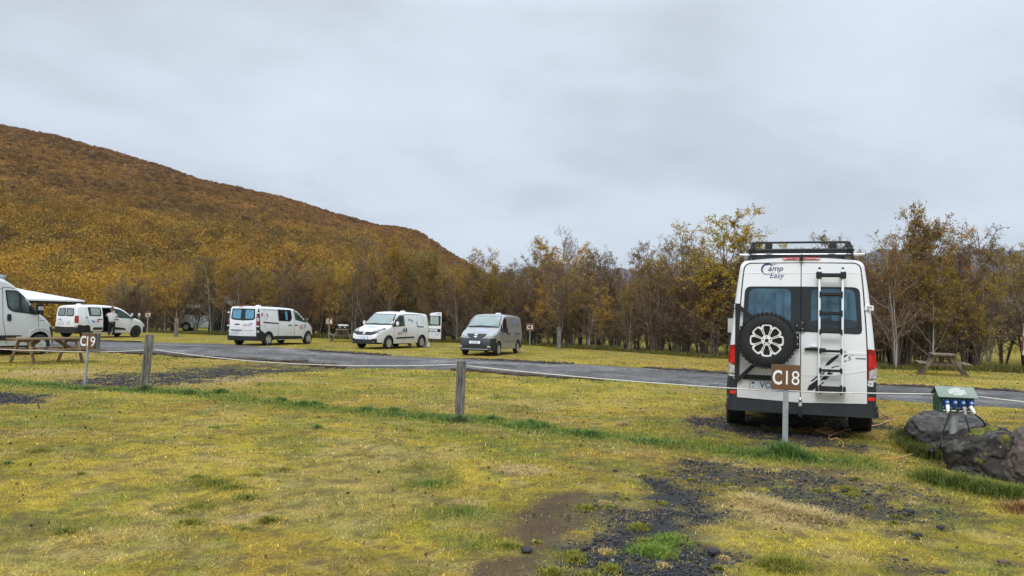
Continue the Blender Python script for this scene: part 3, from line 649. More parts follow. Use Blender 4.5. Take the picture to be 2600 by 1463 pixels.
v.patch('door_pressing','B',rpoly([(-.02,2.345),(-.79,2.345),(-.79,2.338),(-.02,2.338)],.002),WHITE,.014,parent=dr)
# lamps
for sg in (1,-1):
    a=1.30 if sg>0 else 1.29;b_=.865
    l=v.patch('tail_lamp','B',rpoly([(sg*.868,a),(sg*.955,a-.02),(sg*.972,1.1),(sg*.972,b_+.01),(sg*.878,b_)],.02),RED,.02,step=.06)
    v.patch('clear_lens','B',rpoly([(sg*.884,.985),(sg*.960,.99+.04),(sg*.963,.885),(sg*.888,.878)],.01),CLEAR,.026,parent=l,step=.06)
    v.patch('lamp_cell','B',rpoly([(sg*.882,1.24),(sg*.945,1.22),(sg*.955,1.03),(sg*.885,1.0)],.02),pm('bright_red_lens',(.62,.010,.010),rough=.2,var=.6,scale=26),.025,parent=l,step=.06)
    v.region('lower_corner',[((0,0,.83),(0,0,1)),((0,sg*.869,0),(0,-sg,0)),((.9,0,0),(1,0,0)),((0,0,.40),(0,0,-1))],.004,DGR)
    v.patch('reflector','B',rpoly([(sg*.875,.625),(sg*.955,.622),(sg*.955,.578),(sg*.875,.575)],.008),pm('reflector_red',(.75,.03,.02),rough=.2,var=.2,coat=1.),.012,step=.06)
    for zz_ in (1.855,.80):
        m=MB();m.box((.02,sg*.885,zz_),(.05,.115,.075),0,None,.008)
        for q in (-.018,.018): m.prism(circ(sg*.87,zz_+q,.010,8),-.014,-.006,1,'x')
        m.box((-.008,sg*.905,zz_+.012),(.006,.035,.006),1);m.box((-.008,sg*.905,zz_),(.006,.006,.03),1)
        m.build('hinge',[WHITE if sg<0 else BLK,BLKP if sg<0 else WPL],t,30)
bp=v.region('bumper',[((0,0,.50),(0,0,1)),((.95,0,0),(1,0,0)),((0,0,.342),(0,0,-1))],.030,DGR)
v.region('bumper_lip',[((0,0,.415),(0,0,1)),((.9,0,0),(1,0,0)),((0,0,.342),(0,0,-1))],.045,DGR,parent=bp)
v.region('door_sill',[((0,0,.575),(0,0,1)),((.06,0,0),(1,0,0)),((0,0,.50),(0,0,-1)),((0,.868,0),(0,1,0)),((0,-.868,0),(0,-1,0))],.006,BLK)
# plate, handle, cap, texts
v.patch('plate_light_bar','B',rpoly([(.80,.865),(.17,.865),(.17,.795),(.79,.795)],.02),BLK,.035,parent=dl)
np_=v.patch('number_plate','B',rpoly([(.685,.785),(.165,.785),(.165,.655),(.685,.655)],.012),NAVY,.016,parent=dl)
v.patch('plate_face','B',rpoly([(.678,.778),(.172,.778),(.172,.665),(.678,.665)],.01),PLATE,.020,parent=np_)
v.text('plate_text','B','VO',.465,.682,.125,NAVY,.023,parent=np_,sx=.95,bold=.001)
v.patch('plate_flag','B',[(.662,.765),(.62,.765),(.62,.735),(.662,.735)],pm('flag_blue',(.03,.08,.35)),.022,parent=np_);v.patch('plate_flag_cross','B',[(.650,.765),(.645,.765),(.645,.735),(.650,.735)],RED,.0245,parent=np_);v.patch('plate_flag_cross','B',[(.662,.752),(.62,.752),(.62,.748),(.662,.748)],RED,.0255,parent=np_)
v.text('plate_country','B','IS',.641,.682,.042,BLKP,.022,parent=np_)
v.patch('plate_sticker','B',[(.375,.765),(.335,.765),(.335,.685),(.375,.685)],PINK,.022,parent=np_)
m=MB();m.box((-.045,-.19,1.262),(.05,.30,.036),0,None,.015);m.box((-.02,-.18,1.30),(.05,.13,.03),1,None,.01);m.build('handle',[BLK,WHITE],dr,30)
m=MB();m.prism(circ(.005,1.59,.085,28),-.045,.05,0,'x');m.prism(circ(.005,1.59,.055,20),-.052,-.045,0,'x')
for a in (0,2.1,4.2): m.prism(circ(.005+.05*math.cos(a),1.59+.05*math.sin(a),.008,8),-.056,-.045,1,'x')
m.build('round_cap',[BLK,CHROME],t,30)
lg=v.text('logo_upper','B','amp',.35,2.372,.115,NAVY,.013,parent=dl,shear=.28,bold=.0012,sx=1.05)
v.text('logo_lower','B','Easy',.335,2.270,.115,NAVY,.013,parent=dl,shear=.28,sx=.98)
cpts=[];  # the big swooping initial
for k in range(20):
    a=R(38)+R(262)*k/19;cpts.append((.455-.080*math.cos(a)*1.0,2.395+.078*math.sin(a)))
ou=[];inn=[]
for k,(a_,b__) in enumerate(cpts):
    wd=.003+.010*math.sin(math.pi*min(1,(k+2)/18));dx=a_-.455;dz=b__-2.395;L_=math.hypot(dx,dz);ou.append((a_+dx/L_*wd,b__+dz/L_*wd));inn.append((a_-dx/L_*wd,b__-dz/L_*wd))
v.patch('logo_swoosh','B',ou+inn[::-1],NAVY,.013,parent=dl,skirt=False)
v.patch('logo_tail','B',[(.500,2.462),(.43,2.474),(.36,2.466),(.315,2.470),(.36,2.458),(.43,2.464),(.49,2.45)],NAVY,.0135,parent=dl,skirt=False)
bd=v.patch('badge','B',[(-.715,1.162),(-.845,1.162),(-.845,1.142),(-.715,1.142)],GREYP,.013,parent=dr);v.text('badge_text','B','E-MOTION',-.78,1.145,.024,BLKP,.018,parent=bd,sx=1.1)
# splash graphic
def c6(x,y):
    px,py=1840+x/4.025,780+y/4.025;return (-(px-2033.3)/(196 if px>2033 else 188),1.151-(py-910.8)/179)
ST=[[(848,865),(868,815),(905,790),(950,755),(990,760),(960,790),(972,800),(935,838),(905,866)],[(1030,614),(1050,580),(1100,530),(1150,500),(1195,483),(1160,510),(1175,512),(1120,560),(1075,600)],
 [(880,775),(925,735),(985,690),(1020,668),(990,700),(940,742),(900,775)],[(985,755),(1020,715),(1080,680),(1120,675),(1080,715),(1040,752)],[(1210,522),(1232,497),(1262,488),(1250,507),(1222,524)],[(1215,466),(1243,455),(1240,468)],
 [(1215,566),(1240,548),(1258,546),(1236,562)],[(1260,556),(1290,527),(1300,527),(1285,545)],[(1290,500),(1330,485),(1325,493)],[(900,722),(930,705),(925,715)],[(1095,625),(1150,605),(1190,607),(1140,618),(1105,634)],
 [(1190,500),(1225,472),(1262,462),(1230,482),(1205,500)],[(960,730),(1010,685),(1035,660),(1025,690),(985,732)],[(1262,530),(1280,508),(1296,505),(1280,525)],[(985,800),(1010,775),(1030,778),(1000,800)],[(1048,690),(1080,660),(1100,655),(1075,690)]]
for q in ST: v.patch('splash_decal','B',[c6(*p) for p in q],BLKP,.0128,parent=dr,skirt=False)
# ladder
m=MB()
for y in (-.236,-.535): m.tube([(-.13,y,.655),(-.13,y,1.5),(-.115,y,2.385),(-.10,y,2.405)],.0165,12,0);m.tube([(-.115,y,2.39),(-.112,y,2.412)],.018,10,1)
lad=m.build('ladder',[WHITE,BLK],t,40)
for z,th_ in ((2.305,.055),(2.035,.045),(1.772,.045),(1.51,.034),(1.246,.034),(.975,.034),(.713,.09)):
    m=MB();m.box((-.13+(.012 if z>2 else 0),-.386,z),(.07,.27,th_),0,None,.012)
    for y in (-.25,-.52): m.box((-.13,y,z),(.06,.03,th_+.045),0,None,.008)
    if z in (2.305,.713):
        for y in (-.215,-.556): m.box((-.11,y,z),(.09,.045,.10),0,None,.01)
        for y in (-.25,-.52): m.box((-.05,y,z),(.12,.035,.05),0)
    m.build('rung',BLK,lad,30)
# spare wheel and carrier
m=MB();m.box((-.045,.865,1.31),(.05,.060,1.12),0,None,.006);m.bar((-.055,.86,1.86),(-.075,.56,1.60),.035,.055,0);m.bar((-.055,.86,.775),(-.075,.56,1.08),.035,.055,0)
m.box((-.05,.90,1.855),(.06,.12,.075),0,None,.006);m.box((-.05,.055,1.37),(.05,.07,.22),0,None,.006);m.bar((-.085,.86,1.37),(-.085,.05,1.37),.05,.10,0)
for q in (1.33,1.42): m.prism(circ(.052,q,.014,8),-.084,-.07,1,'x')
for q in (1.84,1.87): m.prism(circ(.905,q,.010,8),-.086,-.078,1,'x')
m.build('spare_wheel_carrier',[BLK,WPL],t,30)
sw=wheel(t,-.20,.46,.388,.25,.232,1,'petal',tread=True,rimmat=pm('machined_rim',(.80,.80,.78),rough=.35,metal=.2,var=.05));sw.name='spare_wheel'
sw.location=(-.22,.46,1.372);sw.rotation_euler=(0,0,R(90))
for x,rx in ((1.33,0),(4.97,0)):
    for sg in (1,-1): wheel(t,x,sg*.915,.375,.27,.22,sg,'petal',tread=True)
m=MB();m.box((.5,0,.36),(.9,1.2,.08),0);m.bar((1.33,-.8,.33),(1.33,.8,.33),.09,.09,0);m.box((2.6,0,.36),(2.4,1.3,.10),0);m.box((.75,-.45,.31),(.5,.36,.12),0);m.build('chassis',BLK,t)
m=MB();m.lathe([(0,.001),(.01,.026),(.04,.030),(.065,.017),(.075,.016),(.095,.025),(.115,.025),(.135,.014),(.14,.001)],16,0,Matrix.Translation((-.10,.005,.44))@Matrix.Rotation(0,4,'X')@Matrix.Rotation(R(90),4,'X'));m.bar((-.10,.005,.33),(.3,.005,.34),.05,.04,1);m.build('tow_ball',[CHROME,BLK],t,35)
# high brake lamp, camera, roof rack, bar
v.patch('brake_lamp','B',rpoly([(.27,2.560),(-.27,2.560),(-.24,2.532),(.24,2.532)],.01),RED,.014)
m=MB();m.box((.0,0,2.565),(.09,.05,.09),0,None,.01);m.box((.25,0,2.612),(.05,1.42,.03),0,None,.008);m.box((.35,0,2.62),(.04,1.35,.03),0);m.build('rear_camera',BLK,t,30)
m=MB();zb_,zt_=2.700,2.815
def loop(z,hy,x0,x1,r): 
    p=[(x0,-hy+.08,z),(x0,hy-.08,z),(x0+.06,hy,z),(x1-.06,hy,z),(x1,hy-.08,z),(x1,-hy+.08,z),(x1-.06,-hy,z),(x0+.06,-hy,z),(x0,-hy+.08,z)];m.tube(p,r,8,0,False)
loop(zb_,.715,.28,3.1,.019);loop(zb_-.035,.705,.29,3.1,.016);loop(zt_,.665,.33,3.05,.016)
for x in np.arange(.33,3.1,.40):
    for sg in (1,-1): m.tube([(x,sg*.71,zb_),(x+.02,sg*.665,zt_)],.012,6);m.tube([(x,sg*.71,zb_),(x+.2,sg*.665,zt_)],.009,6)
for y in (-.62,.62): m.tube([(.29,y*1.12,zb_),(.33,y*.98,zt_)],.012,6);m.tube([(.29,y,zb_),(.33,y*1.07,zt_)],.010,6)
for x in np.arange(.5,3.05,.28): m.box((x,0,zb_),(.06,1.40,.018),0)
for y in (-.44,.44): m.box((.305,y,2.765),(.012,.10,.10),0)
for x in (.45,1.6,2.8):
    for sg in (1,-1): m.bar((x,sg*.74,2.56),(x,sg*.66,2.69),.06,.03,0)
m.build('roof_rack',BLK,t,35)
m=MB();m.tube([(.42,-.875,2.642),(.42,.86,2.642)],.019,12,0);m.tube([(.42,-.887,2.642),(.42,-.875,2.642)],.021,12,1);m.tube([(.42,.86,2.642),(.42,.872,2.642)],.021,12,1);m.build('cross_bar',[ALU,BLK],t,40)
for sg in (1,-1): mirror(t,4.55,sg*1.02,1.55,1,sg,BLK,.36,.18)
v.patch('windscreen','F',rpoly([(-.74,1.52),(.74,1.52),(.62,2.38),(-.62,2.38)],.08),WSHIELD,.006)
for sd in 'LR': v.patch('side_window',sd,rpoly([(3.6,1.4),(4.75,1.4),(4.35,2.2),(3.65,2.25)],.08),GLASS,.006)
def four(t,xr,xf,y,r,w,rr,style='spoke',mat=None,spokes=6,**k):
    for x in (xr,xf):
        for sg in (1,-1): wheel(t,x,sg*y,r,w,rr,sg,style,spokes,mat,**k)
def under(t,L,w=1.2,z=.30):
    m=MB();m.box((L/2,0,z),(L-1.2,w,.10),0);m.box((L*.35,.3,z-.05),(.8,.35,.10),0);m.build('chassis',BLK,t)
def seam(v,side,pts,w=.014,parent=None):
    for (a,b) in zip(pts[:-1],pts[1:]):
        a=Vector(a);b=Vector(b);d=(b-a).normalized();n=Vector((-d.y,d.x))*w/2;v.patch('seam',side,[tuple(a+n),tuple(b+n),tuple(b-n),tuple(a-n)],GAP,.004,parent=parent or v.body,skirt=False)
def plate(v,side,u,z,w=.52,h=.115,txt='',sz=.1,parent=None,flat=None):
    o=v.patch('number_plate',side,rpoly([(u-w/2-.012,z-h/2-.012),(u+w/2+.012,z-h/2-.012),(u+w/2+.012,z+h/2+.012),(u-w/2-.012,z+h/2+.012)],.01),NAVY,.02,parent=parent)
    v.patch('plate_face',side,rpoly([(u-w/2,z-h/2),(u+w/2,z-h/2),(u+w/2,z+h/2),(u-w/2,z+h/2)],.01),PLATE,.026,parent=o)
    if txt: v.text('plate_text',side,txt,u,z-sz*.36,sz,PLTX,.030,parent=o)
    return o
# ---------------- white rental van seen from rear right (behind the road)
t=vroot('rental_van',(-13.35,37.3,20.9),label='white van with two blue-curtained rear windows and black corner pillars, beyond the road',cat='van',group='rental vans parked along the tree belt')
v=Van(t,4.75,1.92,2.0,[(0,1.93),(.15,1.98),(2.6,1.96),(3.1,1.86),(3.75,1.40),(4.05,1.20),(4.5,1.02),(4.68,.82),(4.73,.5),(4.75,.35)],
  [(0,.93),(.04,.98),(.14,1),(3.9,1),(4.4,.93),(4.75,.74)],[(.2,.97),(.5,1.),(1.0,1.0),(1.2,.975),(1.6,.93),(2.0,.86)],r=.10,zb=.27,arches=((.78,.33),(4.08,.33)),ar=.40,lean=[(.5,0),(1.2,0),(2.,.06)])
for sg in (1,-1):
    d=v.panel('rear_door','B',rpoly([(sg*.005,1.93),(sg*.78,1.91),(sg*.80,1.25),(sg*.84,.48),(sg*.005,.47)],[0,.08,.3,.04,0]),WHITE,.012,.02)
    w=v.patch('window','B',rpoly([(sg*.005,1.835),(sg*.70,1.83),(sg*.745,1.33),(sg*.60,1.27),(sg*.005,1.24)],[0,.05,.06,.1,0]),GLASS,.018,parent=d)
    v.patch('curtain','B',rpoly([(sg*.14,1.78),(sg*.64,1.775),(sg*.66,1.35),(sg*.14,1.33)],.06),CURT,.023,parent=w)
    v.patch('door_pressing','B',[(sg*.05,.775),(sg*.70,.785),(sg*.70,.755),(sg*.05,.745)],GREYP if sg<0 else BLK,.018 if sg<0 else .04,parent=d)
    if sg>0: plate(v,'B',.50,.63,txt='ZT X38',parent=d);v.patch('handle','B',rpoly([(.20,1.08),(.48,1.08),(.48,1.03),(.20,1.03)],.02),BLK,.035,parent=d)
    else: v.text('logo','B','RENTIS',-.25,.96,.16,PINK,.02,parent=d,sx=.8,bold=.002);v.patch('logo_patch','B',[(-.42,1.13),(-.60,1.14),(-.60,1.04),(-.44,1.03)],PBLUE,.021,parent=d,skirt=False)
    pc=v.region('corner_pillar',[((0,0,1.86),(0,0,1)),((0,sg*.83,0),(0,-sg,0)),((.14,0,0),(1,0,0)),((0,0,.46),(0,0,-1))],.006,BLK)
    tl=v.region('tail_lamp',[((0,0,1.52),(0,0,1)),((0,sg*.835,0),(0,-sg,0)),((.085,0,0),(1,0,0)),((0,0,1.04),(0,0,-1))],.014,RED)
    v.region('clear_lens',[((0,0,1.38),(0,0,1)),((0,sg*.845,0),(0,-sg,0)),((.075,0,0),(1,0,0)),((0,0,1.22),(0,0,-1))],.020,CLEAR,parent=tl)
    v.region('reflector',[((0,0,.76),(0,0,1)),((0,sg*.87,0),(0,-sg,0)),((.07,0,0),(1,0,0)),((0,0,.66),(0,0,-1))],.014,CLEAR)
    for z in (1.63,.97): m=MB();m.box((.03,sg*.90,z),(.16,.12,.075),0,None,.02);m.build('hinge',WHITE,t,30)
    sd='L' if sg>0 else 'R'
    v.patch('rear_quarter_cladding',sd,rpoly([(.02,.30),(.02,.80),(.16,.80),(.48,.62),(.40,.30)],.02),BLK,.012)
    v.patch('side_cladding',sd,rpoly([(1.18,.485),(3.45,.45),(3.58,.38),(3.66,.30),(1.18,.30)],[.02,.1,.1,.02,.02]),BLK,.014)
    v.patch('side_window',sd,rpoly([(1.55,1.83),(2.60,1.815),(2.64,1.37),(2.48,1.22),(1.57,1.25)],[.02,.06,.05,.05,.03]),GLASS,.01)
    v.patch('curtain',sd,rpoly([(2.10,1.74),(2.28,1.74),(2.28,1.29),(2.12,1.29)],.02),CURT,.014)
    dw=v.patch('door_window',sd,rpoly([(2.83,1.82),(3.12,1.79),(3.72,1.38),(3.86,1.16),(2.93,1.30)],[.06,.12,.1,.05,.1]),TGLASS,.01)
    v.patch('window_divider',sd,[(3.34,1.68),(3.37,1.66),(3.37,1.22),(3.34,1.23)],BLK,.014,parent=dw)
    seam(v,sd,[(1.52,1.88),(1.54,.45)]);seam(v,sd,[(2.74,1.88),(2.84,1.3),(2.86,.45)]);seam(v,sd,[(3.86,1.12),(3.80,.85),(3.60,.6)]);seam(v,sd,[(.35,1.80),(1.5,1.78)],.02)
    v.patch('slide_rail',sd,rpoly([(.38,1.205),(1.53,1.145),(1.53,1.09),(.38,1.145)],.01),BLKP,.012)
    for x in (2.45,2.98): v.patch('door_handle',sd,rpoly([(x-.12,1.05),(x+.12,1.05),(x+.12,1.01),(x-.12,1.01)],.02),BLK,.03)
    mirror(t,3.86,sg*.97,1.33,1,sg,BLK,.24,.14)
    v.patch('headlamp','F',rpoly([(sg*.58,.98),(sg*.86,1.12),(sg*.90,.95),(sg*.66,.82)],.04),LAMP,.01)
    v.patch('side_repeater',sd,rpoly([(4.28,1.10),(4.62,.88),(4.60,.80),(4.40,.95)],.02),GLASS,.006)
v.region('bumper',[((0,0,.47),(0,0,1)),((.46,0,0),(1,0,0)),((0,0,.27),(0,0,-1))],.035,BLK);v.region('front_bumper',[((0,0,.52),(0,0,1)),((4.38,0,0),(-1,0,0)),((0,0,.27),(0,0,-1))],.012,BLK)
v.patch('brake_lamp','B',rpoly([(.30,1.955),(.08,1.955),(.08,1.905),(.30,1.905)],.015),RED,.022)
v.text('logo','R','RENT',3.42,.93,.17,PINK,.012,sx=.75,bold=.002);v.text('logo','R','RENTIS',3.45,.80,.17,PINK,.012,sx=.65,bold=.002);v.patch('logo_patch','R',rpoly([(3.62,1.06),(3.86,1.05),(3.84,.88),(3.70,.90)],.02),GREYP,.012,skirt=False)
v.patch('drum_decal','R',circ(.60,1.47,.115,20,.17),PBLUE,.010,skirt=False);v.patch('drum_skin','R',circ(.585,1.46,.095,20,.15),WPL,.012,skirt=False);v.patch('drum_rim','R',rpoly([(.60,1.63),(.72,1.62),(.76,1.52),(.72,1.40),(.68,1.50)],.03),PINK,.013,skirt=False)
v.patch('guitar_decal','R',rpoly([(.22,1.60),(.30,1.64),(.40,1.60),(.38,1.50),(.30,1.44),(.24,1.50)],.03),PINK,.010,skirt=False);seam(v,'R',[(.38,1.60),(.52,1.74)],.012)
v.text('side_marking','R','LAT',.48,.96,.10,GREYP,.010)
v.patch('windscreen','F',rpoly([(-.78,1.26),(.78,1.26),(.64,1.80),(-.64,1.80)],.06),WSHIELD,.006)
roofvent(v,1.2,.1);antenna(v,2.4,.0);four(t,.78,4.08,.86,.33,.21,.215,rot=.25,spokes=5);under(t,4.7)
# ---------------- white small van facing the road, rear door open
t=vroot('rental_van',(-5.15,40.45,207.8),label='white van with slim black grille and one rear door swung open, beyond the road',cat='van',group='rental vans parked along the tree belt')
v=Van(t,4.42,1.80,1.87,[(0,1.74),(.2,1.83),(2.2,1.88),(2.68,1.82),(3.30,1.24),(3.42,1.15),(3.9,1.04),(4.22,.90),(4.38,.66),(4.42,.3)],
  [(0,.92),(.04,.98),(.14,1),(3.5,1),(4.1,.92),(4.42,.72)],[(.2,.96),(.45,1.),(.9,1.0),(1.1,.98),(1.5,.92),(1.9,.83)],r=.12,zb=.26,arches=((.68,.31),(3.5,.31)),ar=.385,cuts=(((.35,0,1.05),(1.1,1.5,1.25)),),lean=[(.5,0),(1.1,0),(1.9,.06)])
for sg in (1,-1):
    sd='L' if sg>0 else 'R'
    dw=v.patch('door_window',sd,rpoly([(2.24,1.68),(2.80,1.66),(3.25,1.20),(3.2,1.10),(2.22,1.13)],[.04,.08,.05,.03,.05]),TGLASS,.01)
    v.patch('pillar_trim',sd,[(2.68,1.78),(2.84,1.68),(3.36,1.16),(3.2,1.1)],BLK,.008)
    seam(v,sd,[(2.20,1.75),(2.16,.35)]);seam(v,sd,[(1.05,1.72),(1.05,.40)]);seam(v,sd,[(3.1,.42),(3.12,1.10)]);seam(v,sd,[(.45,1.72),(2.15,1.74)],.018)
    for x in (2.30,2.10): v.patch('door_handle',sd,rpoly([(x-.035,1.03),(x+.035,1.03),(x+.035,.82),(x-.035,.82)],.03),BLK,.03)
    v.patch('rubbing_strip',sd,rpoly([(2.93,.575),(1.40,.60),(1.40,.53),(2.93,.505)],.02),BLK,.02)
    v.patch('slide_rail',sd,rpoly([(1.15,1.14),(.55,1.11),(.55,1.06),(1.15,1.09)],.01),BLKP,.012)
    hl=v.patch('headlamp','F',rpoly([(sg*.40,.86),(sg*.50,.93),(sg*.78,1.04),(sg*.86,.98),(sg*.74,.86)],.04),GLASS,.012,step=.06);v.patch('lamp_lens','F',rpoly([(sg*.43,.865),(sg*.52,.925),(sg*.76,1.01),(sg*.82,.97),(sg*.71,.88)],.04),LAMP,.017,parent=hl,step=.06)
    v.patch('fog_lamp_recess','F',rpoly([(sg*.50,.50),(sg*.72,.52),(sg*.74,.40),(sg*.60,.38)],.03),BLK,.012,step=.06)
    mirror(t,3.05,sg*.93,1.26,1,sg,WHITE,.22,.15)
for k,y in enumerate((0,)): 
    g=v.patch('grille','F',rpoly([(-.80,.84),(.80,.84),(.62,.74),(.40,.68),(-.40,.68),(-.62,.74)],.05),BLKP,.012,step=.08);v.patch('badge','F',circ(0,.765,.075,20),CHROME,.03,parent=g,skirt=True);v.patch('badge_face','F',circ(0,.765,.05,16),GREYP,.034,parent=g)
plate(v,'F',0.,.53,txt='JB G88');v.patch('lower_grille','F',rpoly([(-.62,.47),(.62,.47),(.82,.27),(-.82,.27)],.03),BLK,.012,step=.08)
v.region('front_valance',[((0,0,.33),(0,0,1)),((3.95,0,0),(-1,0,0))],.012,BLK)
v.patch('windscreen_surround','F',rpoly([(-.86,1.17),(.86,1.17),(.70,1.74),(-.70,1.74)],.05),GLASS,.006);v.patch('windscreen','F',rpoly([(-.80,1.21),(.80,1.21),(.66,1.70),(-.66,1.70)],.05),WSHIELD,.010)
m=MB()
for a,b in (((-.7,1.20),(.0,1.235)),((.05,1.20),(.72,1.235))):
    p1,_=v.hit('F',*a);p2,_=v.hit('F',*b);m.bar(p1+Vector((.03,0,.02)),p2+Vector((.03,0,.02)),.02,.02)
m.build('wiper',BLK,t)
v.patch('bonnet_decal','T',circ(3.78,.06,.09,20,.36),PBLUE,.006,skirt=False)
v.text('logo','L','RENTIS',2.62,.70,.19,PINK,.012,sx=.65,bold=.003);v.patch('logo_patch','L',rpoly([(2.50,.94),(2.33,.95),(2.33,.82),(2.44,.84)],.02),PBLUE,.012,skirt=False)
v.patch('round_decal','L',circ(.62,1.46,.12,20,.20),PBLUE,.01,skirt=False);v.patch('round_decal_face','L',circ(.635,1.45,.10,20,.18),WPL,.012,skirt=False);v.patch('splash_decal','L',rpoly([(1.9,1.50),(1.7,1.52),(1.5,1.46),(1.42,1.36),(1.55,1.34),(1.72,1.40),(1.88,1.40)],.03),PBLUE,.01,skirt=False);v.patch('dot_decal','L',circ(1.15,1.28,.07,14,.08),PBLUE,.01,skirt=False)
roofvent(v,1.35,.1);antenna(v,2.5,0);four(t,.68,3.5,.80,.31,.20,.205,rot=.25,spokes=7);under(t,4.3)
# open rear door: hinged at the left rear corner, swung out beyond the side
dm=MB();a0=Vector((.0,.88,0));dirn=Vector((.06,1,0)).normalized();nn=Vector((1,-.06,0)).normalized()   # outer skin faces the road
def dp(s_,z,o_=0): return a0+dirn*s_+nn*o_+Vector((0,0,z))
pl=rpoly([(0,.47),(.80,.47),(.80,1.16),(.80,1.88),(.62,1.885),(.06,1.83),(.0,1.2)],[.02,.02,0,.02,.1,.12,.1],3)
n=len(pl);V=[dp(a,b,.0) for a,b in pl]+[dp(a,b,.05) for a,b in pl]
dm.add(V,[tuple(range(n)),tuple(range(n,2*n))[::-1]]+[(i,i+n,(i+1)%n+n,(i+1)%n) for i in range(n)]);od=dm.build('open_rear_door',WHITE,t,30)
def dflat(name,poly,mat,o_,par=od):
    m=MB();n=len(poly);m.add([dp(a,b,o_) for a,b in poly]+[dp(a,b,.03) for a,b in poly],[tuple(range(n))]+[(i,i+n,(i+1)%n+n,(i+1)%n) for i in range(n)]);return m.build(name,mat,par)
w=dflat('window',rpoly([(.02,1.16),(.78,1.17),(.78,1.70),(.04,1.70)],.04),GLASS,.058);dflat('window_pane',rpoly([(.10,1.24),(.66,1.22),(.66,1.66),(.12,1.67)],.07),CURTG,.064,w)
dflat('plate_band',[(.03,.83),(.79,.83),(.79,1.0),(.03,1.0)],BLK,.060);dflat('number_plate',[(.08,.86),(.58,.86),(.58,.97),(.08,.97)],PLATE,.066);dflat('brake_lamp',[(.55,1.78),(.76,1.79),(.76,1.82),(.55,1.81)],BLK,.06)
dflat('bird_decal',rpoly([(.34,.80),(.50,.74),(.56,.70),(.66,.77),(.78,.79),(.68,.71),(.58,.66),(.60,.62),(.50,.63),(.52,.67),(.44,.73)],.01),PBLUE,.058);dflat('web_decal',[(.05,.74),(.36,.73),(.36,.715),(.05,.72)],PBLUE,.058)
text_flat('plate_text','JB G88',PLTX,od,dp(.33,.88,.068),-dirn if False else dirn,(0,0,1),nn,.09)
# ---------------- silver van facing the road
t=vroot('rental_van',(-.24,36.55,197.6),label='silver grey van with dark unpainted front bumper, parked left of the C5 sign',cat='van',group='rental vans parked along the tree belt')
v=Van(t,4.34,1.69,1.86,[(0,1.70),(.22,1.80),(2.1,1.86),(2.66,1.79),(3.32,1.29),(3.42,1.22),(3.92,1.04),(4.22,.86),(4.32,.60),(4.34,.28)],
  [(0,.92),(.04,.98),(.14,1),(3.4,1),(4.0,.93),(4.34,.76)],[(.2,.96),(.45,1.),(.9,1.0),(1.1,.98),(1.5,.92),(1.9,.84)],r=.12,zb=.25,arches=((.72,.30),(3.53,.30)),ar=.365,lean=[(.5,0),(1.1,0),(1.9,.06)],paintm=SILVER)
for sg in (1,-1):
    sd='L' if sg>0 else 'R'
    v.patch('door_window',sd,rpoly([(2.40,1.16),(2.42,1.66),(2.60,1.68),(2.86,1.54),(3.0,1.12),(2.85,1.05)],[.08,.06,.08,.12,.06,.06]),GLASS,.01)
    v.patch('quarter_window',sd,rpoly([(3.06,1.08),(3.12,1.40),(3.28,1.14),(3.2,1.04)],.03),GLASS,.01)
    v.patch('side_panel',sd,rpoly([(2.22,1.68),(.42,1.60),(.40,1.22),(2.20,1.20)],.06),pm('silver_panel',(.24,.24,.245),rough=.35,coat=.3),.006)
    seam(v,sd,[(2.34,1.74),(2.28,.34)]);seam(v,sd,[(1.15,1.66),(1.15,.36)]);seam(v,sd,[(3.12,.40),(3.14,1.04)]);seam(v,sd,[(.6,.62),(3.0,.60)],.012)
    for x in (2.42,2.14): v.patch('door_handle',sd,rpoly([(x-.09,1.0),(x+.03,1.0),(x+.03,.90),(x-.09,.90)],.03),BLK,.025)
    v.patch('slide_rail',sd,rpoly([(1.15,.96),(.55,.95),(.55,.91),(1.15,.92)],.01),BLKP,.012)
    v.patch('rear_corner_bumper',sd,rpoly([(.02,.25),(.02,.62),(.22,.62),(.38,.28)],.03),DGR,.015)
    hl=v.patch('headlamp','F',rpoly([(sg*.36,.84),(sg*.74,1.10),(sg*.82,1.05),(sg*.80,.90),(sg*.55,.83)],.04),LAMP,.012,step=.06)
    v.patch('fog_lamp','F',circ(sg*.62,.41,.04,12),CLEAR,.055,step=.06)
    mirror(t,3.05,sg*.88,1.12,1,sg,BLK,.26,.14)
    v.patch('tail_lamp','B',rpoly([(sg*.74,1.2),(sg*.80,1.18),(sg*.82,.7),(sg*.76,.7)],.02),RED,.015,step=.07)
b=v.region('front_bumper',[((0,0,.76),(0,0,1)),((3.86,0,0),(-1,0,0)),((0,0,.25),(0,0,-1))],.03,DGR);v.patch('lower_grille','F',rpoly([(-.56,.46),(.56,.46),(.52,.32),(-.52,.32)],.04),BLKP,.045,parent=b,step=.08)
v.patch('bumper_edge','F',rpoly([(-.66,.31),(.66,.31),(.66,.285),(-.66,.285)],.01),GREYP,.05,parent=b,step=.08)
g=v.patch('grille','F',rpoly([(-.44,.93),(.44,.93),(.40,.85),(.14,.72),(-.14,.72),(-.40,.85)],[.02,.02,.04,.05,.05,.04]),BLKP,.036,step=.08);v.patch('badge','F',circ(0,.84,.075,20),CHROME,.055,parent=g);v.patch('badge_bar','F',[(-.085,.855),(.085,.855),(.085,.825),(-.085,.825)],BLKP,.06,parent=g)
plate(v,'F',0,.585,.50,.11,'DB Z29',.095);
for o in list(t.children):
    if o.name.startswith('number_plate'): o.location.x+=.035
v.patch('windscreen_surround','F',rpoly([(-.76,1.22),(.76,1.22),(.64,1.74),(-.64,1.74)],.05),GLASS,.006);v.patch('windscreen','F',rpoly([(-.72,1.255),(.72,1.255),(.61,1.71),(-.61,1.71)],.05),WSHIELD,.010)
m=MB()
